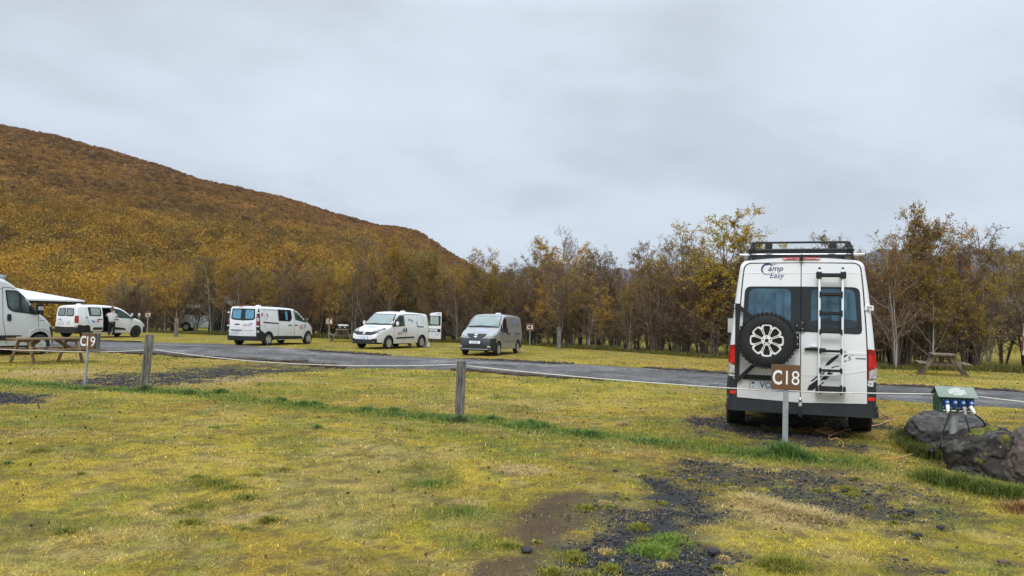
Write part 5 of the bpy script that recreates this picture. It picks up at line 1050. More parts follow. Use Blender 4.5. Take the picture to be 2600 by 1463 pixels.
# boulders
ROCK=vcol_mat('boulder_rock',rough=.9,spec=.2,bump=1.,bscale=9.)
def boulder(c,dims,rz,seed,base,label,moss=0.,top=None,planes=16,cut=.78,extra=()):
    rg=np.random.default_rng(seed);bm=bmesh.new();bmesh.ops.create_icosphere(bm,subdivisions=6,radius=1);V=np.array([v.co[:] for v in bm.verts]);Fc=np.array([[v.index for v in f.verts] for f in bm.faces]);bm.free()
    pn=rg.normal(size=(planes,3));pn/=np.linalg.norm(pn,axis=1)[:,None];pd=rg.uniform(cut,1.0,planes)
    if top is not None: pn=np.vstack([pn,top[0]/np.linalg.norm(top[0])]);pd=np.r_[pd,top[1]]
    for en,ed in extra: en=np.array(en);pn=np.vstack([pn,en/np.linalg.norm(en)]);pd=np.r_[pd,ed]
    dd=V@pn.T;s=np.where(dd>1e-3,pd/np.maximum(dd,1e-3),9).min(1);s=np.minimum(s,1.08);V=V*s[:,None]
    def n3(p,sc,sd): return fbm3(p,sc,sd,4)
    V=V*(1+(n3(V,.8,seed)-.5)*.14)[:,None]
    nz=V[:,2].copy();V[:,:2]*=(1+.5*np.minimum(nz,0)**2)[:,None];V=V*np.array(dims)/2;nr_=V/(np.linalg.norm(V,axis=1)[:,None]+1e-9);rg_=np.abs(n3(V,.30,seed+3)-.5)*2;V=V+nr_*((n3(V,.12,seed+5)-.5)*.05-.028*(1-ss(rg_,0,.16))+(n3(V,.035,seed+6)-.5)*.022)[:,None];V[:,2]=np.maximum(V[:,2]+dims[2]*.36,-.06)
    k=n3(V,.18,seed+7);k2=n3(V,.04,seed+8);cl=np.array(base)*(.35+1.3*k)[:,None]*(.45+1.1*k2)[:,None];lc=ss(n3(V,.09,seed+31),.55,.66)[:,None]*.5;cl=cl*(1-lc)+np.array([.15,.145,.13])*lc
    sp=ss(n3(V,.035,seed+20),.76,.80)[:,None]*(ss(n3(V,.3,seed+21),.45,.6)[:,None]);cl=cl*(1-sp)+np.array([.36,.36,.33])*sp
    if moss:
        mk=ss(n3(V,.20,seed+11)+moss*(-.45*V[:,0]/dims[0]+.50*nz)-.13,.56,.66)*(.35+.65*ss(k2,.3,.6));cl=cl*(1-mk[:,None])+np.array([.15,.15,.02])*mk[:,None]*(.6+.8*k2)[:,None]
    o=npmesh('boulder',V,Fc,cl,ROCK,smooth=True);o.location=(c[0],c[1],0);o.rotation_euler=(0,0,R(rz));return tag(o,label,'boulder','boulders around the power box')
b2=G(2403,1158)+np.array([.20,.36,0]);boulder(b2,(1.14,.85,.70),10,5,(.060,.057,.055),'flat-topped grey boulder standing behind the green power box',top=(np.array([-.1,-.25,1.]),.62),cut=.8)
b1=G(2478,1214)+np.array([.22,.30,0]);b1=b1+np.array([.10,-.03,0]);boulder(b1,(1.02,.88,.74),-15,12,(.040,.036,.031),'dark lichen-spotted boulder with yellow green moss, in front of the power box',moss=.40,planes=10,cut=.86,extra=(((-.8,-.15,1.),.58),((.5,-.1,1.),.74),((-.2,-1.,.25),.80)))
b3=G(2625,1240)+np.array([.34,.33,0]);boulder(b3,(.9,.8,.74),35,21,(.105,.080,.070),'smooth brownish boulder cut off by the right edge',planes=10,cut=.85)
# loose stones on the lawn
SL=[(1563,1197,.055,'black fist-sized stone on the grass, below the bend of the green strip'),(1335,1403,.10,'large black stone at the lower end of the bare brown soil'),(1550,1300,.055,'black stone between the bare soil and the dark gravel'),(1513,1285,.05,'dark stone by a grass tuft at the top right of the bare soil'),(1443,1312,.035,'small black stone in the middle of the bare brown soil'),(1811,1405,.11,'flat grey stone beside the green tufts in the dark gravel'),(2389,1344,.075,'black angular stone in the lawn, right of the dark gravel'),(2330,1364,.085,'flat grey stone in the lawn, below the dark gravel'),(2146,1251,.08,'black stone beside a yellow tuft in the dark gravel'),(2309,1305,.10,'pale grey stone among the dark gravel, towards the boulders'),(1627,1040,.05,'dark stone on the lawn, left of the camper van rear wheel'),(1588,1037,.05,'flat dark stone on the lawn between the mid-lawn post and the camper van'),(2545,1433,.07,'brown flat stone at the lower right corner of the lawn')]
for k,(a,b_,s_,lb) in enumerate(SL):
    q=G(a,b_);V,Fc=ico(2,k+40,.35,.62);o=npmesh('stone',V*np.array([s_,s_*.85,s_*.62])*.46,Fc,np.ones((len(V),3))*np.array((.03,.03,.033) if 'black' in lb or 'dark' in lb else ((.16,.16,.16) if 'grey' in lb else (.11,.07,.05))),STONE);o.location=(q[0],q[1],s_*.25);o.rotation_euler=(0,0,k);tag(o,lb,'stone','loose stones on the lawn')
# ------------------------------------------------------------------ buildings behind
t=tag(empty('pavilion',(-39.8,51.6,0),R(30)),'open timber pavilion with a white sweeping sheet roof, behind the parked vans on the left','pavilion')
ROOFW=pm('white_sheet_roof',(.62,.64,.67),rough=.45,var=.06,scale=.8);DW=pm('dark_timber',(.045,.035,.03),rough=.8);PW=pm('pale_timber',(.20,.16,.13),rough=.8)
ez=2.20;mz=2.85;az=3.5
def rr(hx,hy,z): return [(-hx,-hy,z),(hx,-hy,z),(hx,hy,z),(-hx,hy,z)]
V=rr(9.0,4.3,ez)+rr(5.3,2.2,mz)+rr(2.6,.5,az)+rr(9.0,4.3,ez-.10);m=MB();Fc=[]
for a in (0,4): Fc+=[(a+i,a+(i+1)%4,a+4+(i+1)%4,a+4+i) for i in range(4)]
Fc+=[(8,9,10,11)]+[(12+i,12+(i+1)%4,(i+1)%4,i) for i in range(4)];m.add(V,Fc);m.build('roof',ROOFW,t)
m=MB();m.box((0,-4.12,ez-.18),(17.6,.12,.14),0);m.box((0,4.12,ez-.18),(17.6,.12,.14),0);m.box((8.8,0,ez-.18),(.12,8.2,.14),0);m.build('eaves_beam',DW,t)
for x in (-8,-5,-2,1.0,4.0,6.2,8.2):
    for y in (-3.9,3.9): m=MB();m.box((x,y,1.08),(.16,.16,2.16),0);m.bar((x,y,1.6),(x+.45,y,2.1),.08,.08,0);m.build('support_post',PW,t)
m=MB();m.box((0,2.6,1.05),(10,.15,2.1),0);m.build('back_wall',DW,t);m=MB();m.tube([(3.9,-.6,2.9),(3.9,-.6,3.75)],.15,14,0);m.tube([(3.9,-.6,3.75),(3.9,-.6,3.9)],.22,14,0);m.build('chimney',GALV,t,40)
t=tag(empty('shelter',(-10.6,58.5,0),R(3)),'dark wooden shelter half hidden in the trees behind the white van with open rear door','shelter')
m=MB();m.box((0,0,1.15),(3.4,2.4,2.3),0);m.box((3.6,.3,1.0),(3.6,1.8,2.0),0);m.build('wall',pm('black_stained_boards',(.022,.020,.018),rough=.85),t);m=MB();m.box((0,-.1,2.42),(3.9,3.0,.20),0);m.box((3.8,.1,2.12),(4.0,2.4,.16),0);m.build('roof',pm('mossy_dark_roof',(.045,.05,.04),rough=.9,rgb2=(.02,.02,.018)),t)
def smallvan(name,X,Y,th,L,Wd,H,mt,label,cat):
    t=tag(empty(name,(X,Y,0),math.pi/2-R(th)),label,cat)
    v=Van(t,L,Wd,H,[(0,H*.96),(.2,H),(L*.62,H),(L*.70,H*.93),(L*.82,H*.6),(L*.97,H*.45),(L,.35)],[(0,.92),(.06,.98),(.2,1),(L*.85,1),(L,.74)],[(.2,.97),(.5,1),(1.2,.98),(H,.86)],zb=.3,arches=((L*.18,.33),(L*.8,.33)),ar=.4,paintm=mt)
    for sd in 'LR': v.patch('side_window',sd,rpoly([(L*.15,H*.62),(L*.15,H*.86),(L*.60,H*.86),(L*.74,H*.6)],.06),GLASS,.01)
    v.patch('rear_window','B',rpoly([(-Wd*.36,H*.6),(Wd*.36,H*.6),(Wd*.32,H*.88),(-Wd*.32,H*.88)],.06),GLASS,.01);v.patch('windscreen','F',rpoly([(-Wd*.4,H*.62),(Wd*.4,H*.62),(Wd*.32,H*.88),(-Wd*.32,H*.88)],.06),WSHIELD,.01)
    four(t,L*.18,L*.8,Wd*.43,.32,.2,.2);return t
smallvan('motorhome',-27.2,61.5,80,3.9,1.9,2.15,paint('pale_blue_paint',(.50,.60,.64)),'pale blue white motorhome glimpsed through the trees left of the blue-curtained van','motorhome')
smallvan('parked_car',-23.3,59.5,60,3.6,1.75,1.75,WHITE,'white off-road car glimpsed through the trees just left of the blue-curtained van','car')
t=tag(empty('tent',(-21.9,58.,0),R(10)),'dark green awning with a white sheet, among the trees behind the blue-curtained van','awning');m=MB();m.prism([(-1.3,0),(1.3,0),(1.2,1.9),(.2,2.6),(-1.2,1.9)],-.8,.8,0);m.build('canopy',pm('dark_green_canvas',(.02,.035,.03),rough=.85),t);m=MB();m.bar((-.1,-.9,2.58),(.95,-.9,2.1),.05,.5,0);m.build('white_sheet',WPL,t)
t=tag(empty('stake_fence',(0,0,0)),'low fence of white-topped stakes with a dark rail, behind the C7 sign','fence');pr=None
for a in (318,334,352,398,412):
    q=atY(a,850,57);m=MB();m.box((q[0],q[1],.75),(.14,.12,1.3),0);m.box((q[0],q[1],1.26),(.15,.13,.22),1);m.build('stake',[PW,WPL],t)
    if pr is not None: m=MB();m.bar((pr[0],pr[1]+.1,1.15),(q[0],q[1]+.1,1.15),.05,.12,0);m.build('rail',DW,t)
    pr=q
# ------------------------------------------------------------------ person at the sliding door
def skin(name,chains,mat,parent,sub=2):
    """chains: list of lists of (x,y,z,r); the first point of a chain may repeat an earlier point to join it"""
    bm=bmesh.new();lay=bm.verts.layers.skin.verify();reg={}
    for ch in chains:
        pv=None
        for x,y,z,r_ in ch:
            k=(round(x,3),round(y,3),round(z,3));vv=reg.get(k)
            if vv is None: vv=bm.verts.new((x,y,z));vv[lay].radius=(r_ if not isinstance(r_,tuple) else r_[0],r_ if not isinstance(r_,tuple) else r_[1]);reg[k]=vv;vv[lay].use_root=(len(reg)==1)
            if pv is not None and pv is not vv: bm.edges.new((pv,vv))
            pv=vv
    me=bpy.data.meshes.new(name);bm.to_mesh(me);bm.free();o=bpy.data.objects.new(name,me);COL.objects.link(o);o.modifiers.new('s','SKIN');md=o.modifiers.new('u','SUBSURF');md.levels=sub;md.render_levels=sub
    dg=bpy.context.evaluated_depsgraph_get();dg.update();nm=bpy.data.meshes.new_from_object(o.evaluated_get(dg));bpy.data.objects.remove(o);nm.name=name;nm.materials.clear();nm.materials.append(mat);nm.polygons.foreach_set('material_index',[0]*len(nm.polygons));o=bpy.data.objects.new(name,nm);COL.objects.link(o);nm.shade_smooth();o.parent=parent;return o
PP=tag(empty('person',(-23.10,43.35,0),R(28)),'person in a pale sweater and black trousers standing at the open sliding door','person')
SK=pm('skin',(.50,.30,.22),rough=.5);SWT=pm('pale_sweater',(.55,.54,.57),rough=.9,var=.15,scale=8);TRS=pm('black_trousers',(.010,.010,.012),rough=.8);SHO=pm('dark_shoes',(.06,.045,.03),rough=.7);HAIR=pm('light_brown_hair',(.20,.13,.07),rough=.7,var=.5,scale=30)
# local: +y faces the van, x to the right
bodyc=[[(0,0,.95,.12),(0,0,1.15,.115),(0,.01,1.33,.13),(0,.01,1.43,.07),(0,.02,1.50,.052),(0,.04,1.58,.085),(0,.045,1.66,.08)],
 [(0,0,.95,.12),(.095,0,.88,.085),(.11,.01,.50,.055),(.12,-.01,.10,.04),(.13,.10,.03,.035)],[(0,0,.95,.12),(-.095,0,.88,.085),(-.11,.03,.50,.055),(-.12,.01,.10,.04),(-.14,.12,.03,.035)],
 [(0,.01,1.33,.13),(.18,.01,1.38,.055),(.24,.10,1.20,.04),(.17,.30,1.24,.032),(.15,.36,1.26,.025)],[(0,.01,1.33,.13),(-.18,.01,1.38,.055),(-.27,.14,1.28,.04),(-.20,.34,1.40,.032),(-.18,.40,1.43,.025)]]
skin('body',bodyc,SK,PP)
skin('sweater',[[(0,0,.86,(.185,.14)),(0,0,1.02,(.175,.135)),(0,.01,1.25,(.185,.145)),(0,.01,1.40,.10),(0,.015,1.45,.065)],[(0,.01,1.25,(.185,.145)),(.20,.01,1.33,.075),(.26,.10,1.17,.062),(.18,.27,1.21,.045)],[(0,.01,1.25,(.185,.145)),(-.20,.01,1.33,.075),(-.29,.14,1.25,.062),(-.215,.31,1.37,.045)]],SWT,PP)
skin('trousers',[[(0,0,.93,(.155,.125)),(.095,0,.84,.105),(.112,.01,.50,.075),(.12,-.01,.14,.062)],[(0,0,.93,(.155,.125)),(-.095,0,.84,.105),(-.112,.03,.50,.075),(-.12,.01,.14,.062)]],TRS,PP)
for sx_,oy in ((.125,0),(-.13,.02)): m=MB();m.box((sx_,.04+oy,.045),(.10,.28,.09),0,None,.035);m.build('shoe',SHO,PP,60)
skin('hair',[[(0,.01,1.64,.098),(0,.0,1.70,.085),(0,-.02,1.78,.055),(0,-.03,1.82,.05)],[(0,.01,1.64,.098),(0,-.05,1.56,.06)]],HAIR,PP)
for sg,(hx_,hy_,hz__) in ((1,(.15,.36,1.26)),(-1,(-.18,.40,1.43))):
    for k in range(5):
        an=(k-2)*.22;L_=(.05,.075,.082,.076,.06)[k] if k else .05;b0=Vector((hx_+(k-2)*.018,hy_+.02,hz__));d=Vector((math.sin(an)*.5,1,.15 if k else .5)).normalized();skin('finger',[[(*b0,.010),(*(b0+d*L_*.5),.009),(*(b0+d*L_*.8+Vector((0,0,-.012))),.007)]],SK,PP,1)
for sg in (1,-1): m=MB();m.tube([(sg*.083,.045,1.585),(sg*.092,.04,1.60),(sg*.085,.035,1.625)],[.010,.016,.010],8);m.build('ear',SK,PP,60)
m=MB();m.tube([(0,.125,1.615),(0,.145,1.59),(0,.125,1.58)],[.008,.016,.012],8);m.build('nose',SK,PP,60)
# ------------------------------------------------------------------ lawn: real grass blades
GRASS=vcol_mat('grass_blade',rough=.7,spec=.2,trans=.25)
def blades(P,H,Wd,LEAN,C,curl=.5):
    n=len(P);a=RNG.random(n)*6.2832;b=a+RNG.normal(0,.5,n)+1.57
    dx=np.stack([np.cos(a),np.sin(a),np.zeros(n)],-1);w=np.stack([np.cos(b),np.sin(b),np.zeros(n)],-1)*Wd[:,None]*.5
    m=P+dx*(H*np.sin(LEAN)*.45)[:,None];m[:,2]+=H*np.cos(LEAN)*.55;t_=P+dx*(H*np.sin(LEAN)*(1+curl*.4))[:,None];t_[:,2]+=H*np.cos(LEAN)*(1-curl*.2)
    V=np.stack([P-w,P+w,m+w*.8,m-w*.8,t_],1).reshape(-1,3);k=np.arange(n)[:,None]*5
    F1=np.concatenate([k+np.array([[0,1,2]]),k+np.array([[0,2,3]]),k+np.array([[3,2,4]])],0)
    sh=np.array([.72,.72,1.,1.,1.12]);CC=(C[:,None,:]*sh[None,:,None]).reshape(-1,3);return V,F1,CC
def view_pts(n,y0,y1,x1=.74):
    y=np.sqrt(RNG.uniform(y0**2,y1**2,n));x=RNG.uniform(-x1,x1,n)*y;return x,y
VV=[];FF=[];KK=[];o=0
def addb(v,f,c):
    global o
    VV.append(v);FF.append(f+o);KK.append(c);o+=len(v)
for n,y0,y1,h0,w0 in ((330000,4.3,8.5,.026,.0038),(260000,8.5,14,.028,.0065),(150000,14,26,.030,.013),(70000,26,44,.032,.024)):
    x,y=view_pts(n,y0,y1);c,gr,di,gn,st=turfcol(x,y)
    tuft=fbm(x,y,.22,9,2);d1=fbm(x,y,.10,101,2)
    rd=inpolyw(x,y,[tuple(q) for q in RNv[::12]]+[tuple(q) for q in RFv[::-12]])
    k=(RNG.random(n)>np.clip(gr*.95+di*1.0,0,.99))&(rd<-.05)&(RNG.random(n)<np.clip(.35+1.5*(tuft-.25),.25,1))&~((d1>.61)&(y<14)&(RNG.random(n)<.85))
    x,y,c,gn,st,tuft,gr=x[k],y[k],c[k],gn[k],st[k],tuft[k],gr[k];m=len(x)
    H=h0*1.05*RNG.uniform(.4,1.6,m)*(1+1.0*gn+.25*st)*(.7+.7*tuft)*(1-.4*gr);L=RNG.uniform(.5,1.45,m)-gn*.3
    dry=(RNG.random(m)<.10)[:,None];cc=c*np.exp(RNG.normal(0,.42,(m,1)));cc=np.where(dry,cc*.4+np.array([.40,.30,.10])*.7,cc)
    cc=cc*np.array([1.,1.,1.])
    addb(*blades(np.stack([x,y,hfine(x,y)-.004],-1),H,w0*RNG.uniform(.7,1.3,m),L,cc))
# lush green strip under the rope
Fp=np.array(FENCE);dl_=np.r_[0,np.cumsum(np.hypot(*np.diff(Fp,axis=0).T))]
n=70000;s_=RNG.uniform(0,dl_[-1],n);x=np.interp(s_,dl_,Fp[:,0]);y=np.interp(s_,dl_,Fp[:,1]);cl_=ss(noise2(s_,s_*0,1.1,3)*.6+noise2(s_,s_*0,.35,5)*.4,.36,.68)
k=(RNG.random(n)<(.06+.9*cl_));x,y,cl_,s_=x[k],y[k],cl_[k],s_[k];m=len(x);off=RNG.normal(0,.11,m)*(.7+.6*cl_)+(noise2(s_,s_*0,1.7,9)-.5)*.25
y=y+off;x=x+off*.4
gc=np.array([[.08,.17,.03],[.12,.22,.035],[.21,.27,.04],[.055,.12,.028],[.27,.32,.12]])[(RNG.random(m)*5).astype(int)]*RNG.uniform(.7,1.35,(m,1))
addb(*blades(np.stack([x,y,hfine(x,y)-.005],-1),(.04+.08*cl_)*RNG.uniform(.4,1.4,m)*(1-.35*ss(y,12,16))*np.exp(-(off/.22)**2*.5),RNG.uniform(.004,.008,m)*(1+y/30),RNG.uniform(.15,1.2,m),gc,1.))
def tuft(px,py,r_,h,n,cols,dy=0.,w=.006,ln=(.1,1.0),dx=0.):
    c=G(px,py);a=RNG.random(n)*6.283;q=np.abs(RNG.normal(0,.5,n))*r_;x=c[0]+dx+np.cos(a)*q;y=c[1]+dy+np.sin(a)*q
    cc=np.array(cols)[(RNG.random(n)*len(cols)).astype(int)]*RNG.uniform(.7,1.35,(n,1));L=RNG.uniform(ln[0],ln[1],n)
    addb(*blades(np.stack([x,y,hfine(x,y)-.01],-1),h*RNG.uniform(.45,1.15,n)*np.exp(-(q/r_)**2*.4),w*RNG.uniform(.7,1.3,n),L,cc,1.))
DG=[(.08,.17,.032),(.12,.23,.036),(.045,.10,.024),(.22,.29,.09)];YG=[(.26,.25,.03),(.20,.21,.03),(.30,.26,.05),(.14,.17,.03)];ST_=[(.50,.38,.16),(.42,.30,.11),(.55,.44,.22)]
PG_=[(.17,.22,.08),(.09,.16,.05),(.24,.26,.14),(.06,.12,.03)]
tuft(1993,1160,.26,.26,1500,DG,.0);tuft(2030,1168,.30,.20,900,DG);tuft(1940,1160,.25,.12,600,DG);tuft(1168,1072,.17,.20,700,PG_,-.02);tuft(1140,1068,.15,.12,350,DG);tuft(372,992,.22,.22,450,PG_,-.05,.010);tuft(225,988,.25,.14,300,PG_,0,.010)
for a,b_ in ((710,1019),(770,1028),(800,1030),(560,998),(480,1000),(1350,1078),(1380,1086),(930,1045),(1000,1046),(1500,1108),(1250,1068)): tuft(a,b_,.22,.15,420,DG,0,.008)
for a,b_ in ((2380,1225),(2440,1238),(2500,1250),(2550,1262),(2590,1270)): tuft(a,b_,.26,.24,900,[(.10,.16,.025),(.16,.20,.035),(.07,.12,.02),(.22,.21,.05)],.02,.006,(.2,1.2))
tuft(2595,1300,.22,.2,600,[(.30,.15,.05),(.38,.22,.09),(.25,.13,.05)],.0,.006,(.5,1.3))
for a,b_ in ((2300,1130),(2312,1148),(2335,1160),(2370,1168)): tuft(a,b_,.22,.24,700,[(.11,.14,.03),(.17,.17,.035),(.07,.10,.02)],.05)
tuft(2350,1215,.22,.16,500,YG)
for a,b_,r_,h,n,cl in ((1985,1435,.20,.09,2600,YG),(545,1228,.30,.06,1600,YG),(590,1240,.25,.06,1200,YG),(500,1215,.18,.06,700,YG),(625,1265,.2,.06,800,YG),(510,1285,.25,.055,1000,YG),(455,1300,.15,.05,500,YG),(720,1198,.14,.06,500,YG),(650,1208,.14,.05,500,YG),(205,1205,.07,.06,220,YG),(170,1350,.16,.06,700,[(.12,.16,.025),(.2,.2,.03)]),(480,1330,.13,.07,500,YG),(680,1325,.12,.07,500,YG),
    (1290,1388,.16,.05,900,YG),(1660,1400,.22,.07,1500,[(.14,.24,.035),(.2,.26,.04)]),(1700,1370,.2,.06,1000,[(.14,.24,.035),(.2,.26,.04)]),(1460,1425,.10,.06,500,YG),(1455,1415,.12,.06,500,YG),(1400,1455,.12,.06,500,YG),(1545,1445,.12,.05,400,YG),(1620,1340,.12,.06,500,YG),(1490,1288,.13,.06,500,YG),(1365,1380,.06,.04,200,YG),
    (2150,1243,.16,.06,700,YG),(805,1088,.08,.10,200,DG),(545,1087,.13,.06,300,DG),(810,1060,.06,.05,100,DG),(1260,1010,.22,.05,500,DG),(100,1145,.22,.06,600,[(.25,.20,.04),(.2,.18,.03)]),(20,1178,.07,.07,160,DG),(1040,1095,.15,.06,400,YG),(1095,1230,.32,.05,1500,[(.09,.17,.03),(.13,.2,.03)]),(1170,1300,.28,.05,1400,[(.12,.19,.03),(.17,.2,.03)]),(620,1345,.12,.05,300,YG)): tuft(a,b_,r_,h,n,cl)
for a,b_,r_,n in ((2010,1305,.34,1100),(2060,1315,.3,1000),(1960,1290,.25,500),(1905,1275,.25,450),(1580,1085,.14,250)): tuft(a,b_,r_,.15,n,ST_,0,.006,(.7,1.4))
for q in range(70):
    a=RNG.uniform(1400,2380);b_=RNG.uniform(1165,1460);w_=G(a,b_)
    if masks(np.array([w_[0]]),np.array([w_[1]]))[0][0]>.2: tuft(a,b_,RNG.uniform(.04,.13),RNG.uniform(.03,.055),int(RNG.uniform(120,420)),[YG,ST_,YG][q%3])
# fallen leaves and specks of dirt on the turf
n=5000;x,y=view_pts(n,4.3,30);cc=np.array([[.16,.09,.03],[.30,.18,.04],[.06,.045,.035],[.40,.30,.12]])[RNG.choice(4,n,p=[.35,.2,.3,.15])]*RNG.uniform(.7,1.3,(n,1))
lf_=quads(np.stack([x,y,hfine(x,y)+.022],-1),RNG.uniform(.006,.016,n)*(1+y/20),cc);fl_=npmesh('fallen_leaves',lf_[0],lf_[1],lf_[2],GRASS,nv=4);tag(fl_,'tiny fallen birch leaves scattered over the lawn','leaves',kind='stuff')
# rank grass at the foot of the tree belt
BX=[300,400,542,700,835,1000,1345,1430,1500,1757,2000,2250,2500,2700];BY=[58,56,54,53,52.5,49.5,48.5,44.5,43.5,37.5,34,31.,31,30]
n=60000;pxs=RNG.uniform(290,2680,n);Yb_=np.interp(pxs,BX,BY)-.6+RNG.normal(0,.5,n);x=(pxs-1300)/1900*Yb_;cc=np.array([[.16,.15,.03],[.10,.11,.025],[.20,.16,.04],[.13,.09,.03],[.09,.12,.02]])[(RNG.random(n)*5).astype(int)]*RNG.uniform(.7,1.4,(n,1))
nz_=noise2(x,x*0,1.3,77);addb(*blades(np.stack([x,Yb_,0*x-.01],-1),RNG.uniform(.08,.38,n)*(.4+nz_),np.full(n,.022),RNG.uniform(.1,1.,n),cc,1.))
g_=npmesh('grass',np.concatenate(VV),np.concatenate(FF),np.concatenate(KK),GRASS);tag(g_,'short yellow green autumn grass with darker tufts covering the lawn','grass',kind='stuff')
# gravel pebbles
n=520000;x,y=view_pts(n,4.3,22);gr,di,gn,st=masks(x,y);k=RNG.random(n)<gr*np.where(y<6.9,.95,.5)*ss(fbm(x,y,.2,37,3),.30,.55)+di*.03;x,y,gr=x[k],y[k],gr[k];m=len(x)
s_=np.exp(RNG.normal(-5.2,.42,m))*(1+y/18);s_=np.clip(s_,.003,.024);sh=np.array([[.030,.032,.037],[.048,.051,.058],[.085,.088,.095],[.02,.02,.024],[.16,.16,.16]])[RNG.choice(5,m,p=[.36,.3,.12,.19,.03])]*RNG.uniform(.75,1.3,(m,1))
scatter('gravel',np.stack([x,y,hfine(x,y)-.006+s_*.2],-1),np.stack([s_*1.25,s_*.95,s_],-1),sh,[ico(1,70+q,.3,.6) for q in range(5)],STONE,label='dark rounded pebbles lying in bare patches of the lawn',cat='gravel',kind='stuff')
# ------------------------------------------------------------------ birches
BARK=vcol_mat('birch_bark',rough=.85,spec=.15);LEAFT=vcol_mat('birch_leaf',rough=.7,spec=.15,objvar=.9,trans=.42)
def tubes(segs,sides):
    """segs: list of (pts (k,3), radii (k,), col) all same k"""
    if not segs: return np.zeros((0,3)),np.zeros((0,4),int),np.zeros((0,3))
    P=np.array([s[0] for s in segs]);r_=np.array([s[1] for s in segs]);c=np.array([s[2] for s in segs]);n,k,_=P.shape
    d=np.gradient(P,axis=1);d/=np.linalg.norm(d,axis=2)[...,None]+1e-9;a=np.array([.31,.17,.05]);x=np.cross(d,a+np.array([0,0,1.])*(np.abs(d[...,2:3])<.8));x/=np.linalg.norm(x,axis=2)[...,None]+1e-9;y=np.cross(d,x)
    t_=np.arange(sides)*2*np.pi/sides;V=P[:,:,None]+(x[:,:,None]*np.cos(t_)[:,None]+y[:,:,None]*np.sin(t_)[:,None])*r_[:,:,None,None]
    V=V.reshape(-1,3);b=(np.arange(n)*k*sides)[:,None,None];i=(np.arange(k-1)*sides)[None,:,None];j=np.arange(sides)[None,None,:];j2=(j+1)%sides
    Fq=np.stack([b+i+j,b+i+j2,b+i+sides+j2,b+i+sides+j],-1).reshape(-1,4);C=np.repeat(c,k*sides,0);return V,Fq,C
def birch(seed,h,stems=3,spread=.5,leaf=1.,lcol=((.25,.16,.02),),pale=.3,open_=.10,l1=17,lsz=.034,wide=1.):
    rg=np.random.default_rng(seed);S=[];A=[];B=[];T=[];LP=[];LC=[]
    def bark(z): 
        return (np.array([.36,.33,.29]) if rg.random()<pale else np.array([.13,.105,.085]))*rg.uniform(.6,1.4)
    for s in range(stems):
        az=rg.uniform(0,6.283);hh=h*rg.uniform(.72,1.) if s else h;ld=np.array([math.cos(az),math.sin(az),0])*spread*rg.uniform(.2,1.)*(.3 if s==0 else 1)
        K=9;t=np.linspace(0,1,K);P=np.outer(t,[0,0,hh])+np.outer(t**1.3,ld*hh*.35)+np.array([math.cos(az),math.sin(az),0])*.12*(s>0);wob=rg.normal(0,.045*hh/6,(K,3));wob[0]=0;wob[:,2]*=.2;P=P+np.cumsum(wob,0)
        rr_=(.0095*hh*rg.uniform(.45,.95))*(1-t)**.8*1.+.008;cb_=bark(0);S.append((P,rr_,cb_))
        for q in range(l1):
            tt_=rg.uniform(open_,.97);i=tt_*(K-1);i0=int(i);p0=P[i0]*(1-(i-i0))+P[min(i0+1,K-1)]*(i-i0)
            a=rg.uniform(0,6.283);L=hh*wide*(.13+.24*(1-tt_))*rg.uniform(.6,1.25);el_=rg.uniform(.35,1.05);d=np.array([math.cos(a)*math.cos(el_),math.sin(a)*math.cos(el_),math.sin(el_)])
            k2=5;u_=np.linspace(0,1,k2);Q=p0+np.outer(u_,d*L)+np.outer(u_**2,[0,0,L*.22])+np.cumsum(rg.normal(0,.03*L,(k2,3)),0)*(u_>0)[:,None]
            r1=max(.010,rr_[i0]*.45);A.append((Q,np.linspace(r1,.006,k2),cb_*.85))
            for w_ in range(7):
                v_=rg.uniform(.2,1);j=v_*(k2-1);j0=min(int(j),k2-2);p1=Q[j0]*(1-(j-j0))+Q[j0+1]*(j-j0);d2=d*.7+rg.normal(0,.55,3);d2[2]+=.25;d2/=np.linalg.norm(d2);L2=L*rg.uniform(.22,.5)
                R2=p1+np.outer([0,.5,1],d2*L2)+np.array([[0,0,0],rg.normal(0,.03,3),[0,0,0]]);B.append((R2,np.array([.0075,.006,.004]),np.array([.17,.125,.095])*rg.uniform(.7,1.4)))
                for z_ in range(4):
                    p2=R2[0]+(R2[2]-R2[0])*rg.uniform(.3,1);d3=d2+rg.normal(0,.6,3);d3/=np.linalg.norm(d3);L3=rg.uniform(.12,.34)*h/6;e_=p2+d3*L3;T.append((np.array([p2,e_]),np.array([.0055,.0035]),np.array([.20,.145,.11])*rg.uniform(.6,1.4)))
                    nl=rg.poisson(leaf*5.4*(.08+1.15*tt_));
                    if nl: LP.append(p2+(e_-p2)*rg.random((nl,1))+rg.normal(0,.05,(nl,3)));LC.append(np.array(lcol)[rg.integers(0,len(lcol),nl)]*rg.uniform(.65,1.4,(nl,1)))
    v1,f1,c1=tubes(S,6);v2,f2,c2=tubes(A,4);V=np.concatenate([v1,v2]);Fq=np.concatenate([f1,f2+len(v1)]);C=np.concatenate([c1,c2])
    tv,tf,tc_=tubes(B,3);uv,uf,uc=tubes(T,3);LP=np.concatenate(LP) if LP else np.zeros((1,3));LC=np.concatenate(LC) if LC else np.zeros((1,3));lv,lf,lc=quads(LP,lsz*rg.uniform(.6,1.4,len(LP)),LC)
    return (V,Fq,C),(np.concatenate([tv,uv]),np.concatenate([tf,uf+len(tv)]),np.concatenate([tc_,uc])),(lv,lf,lc)
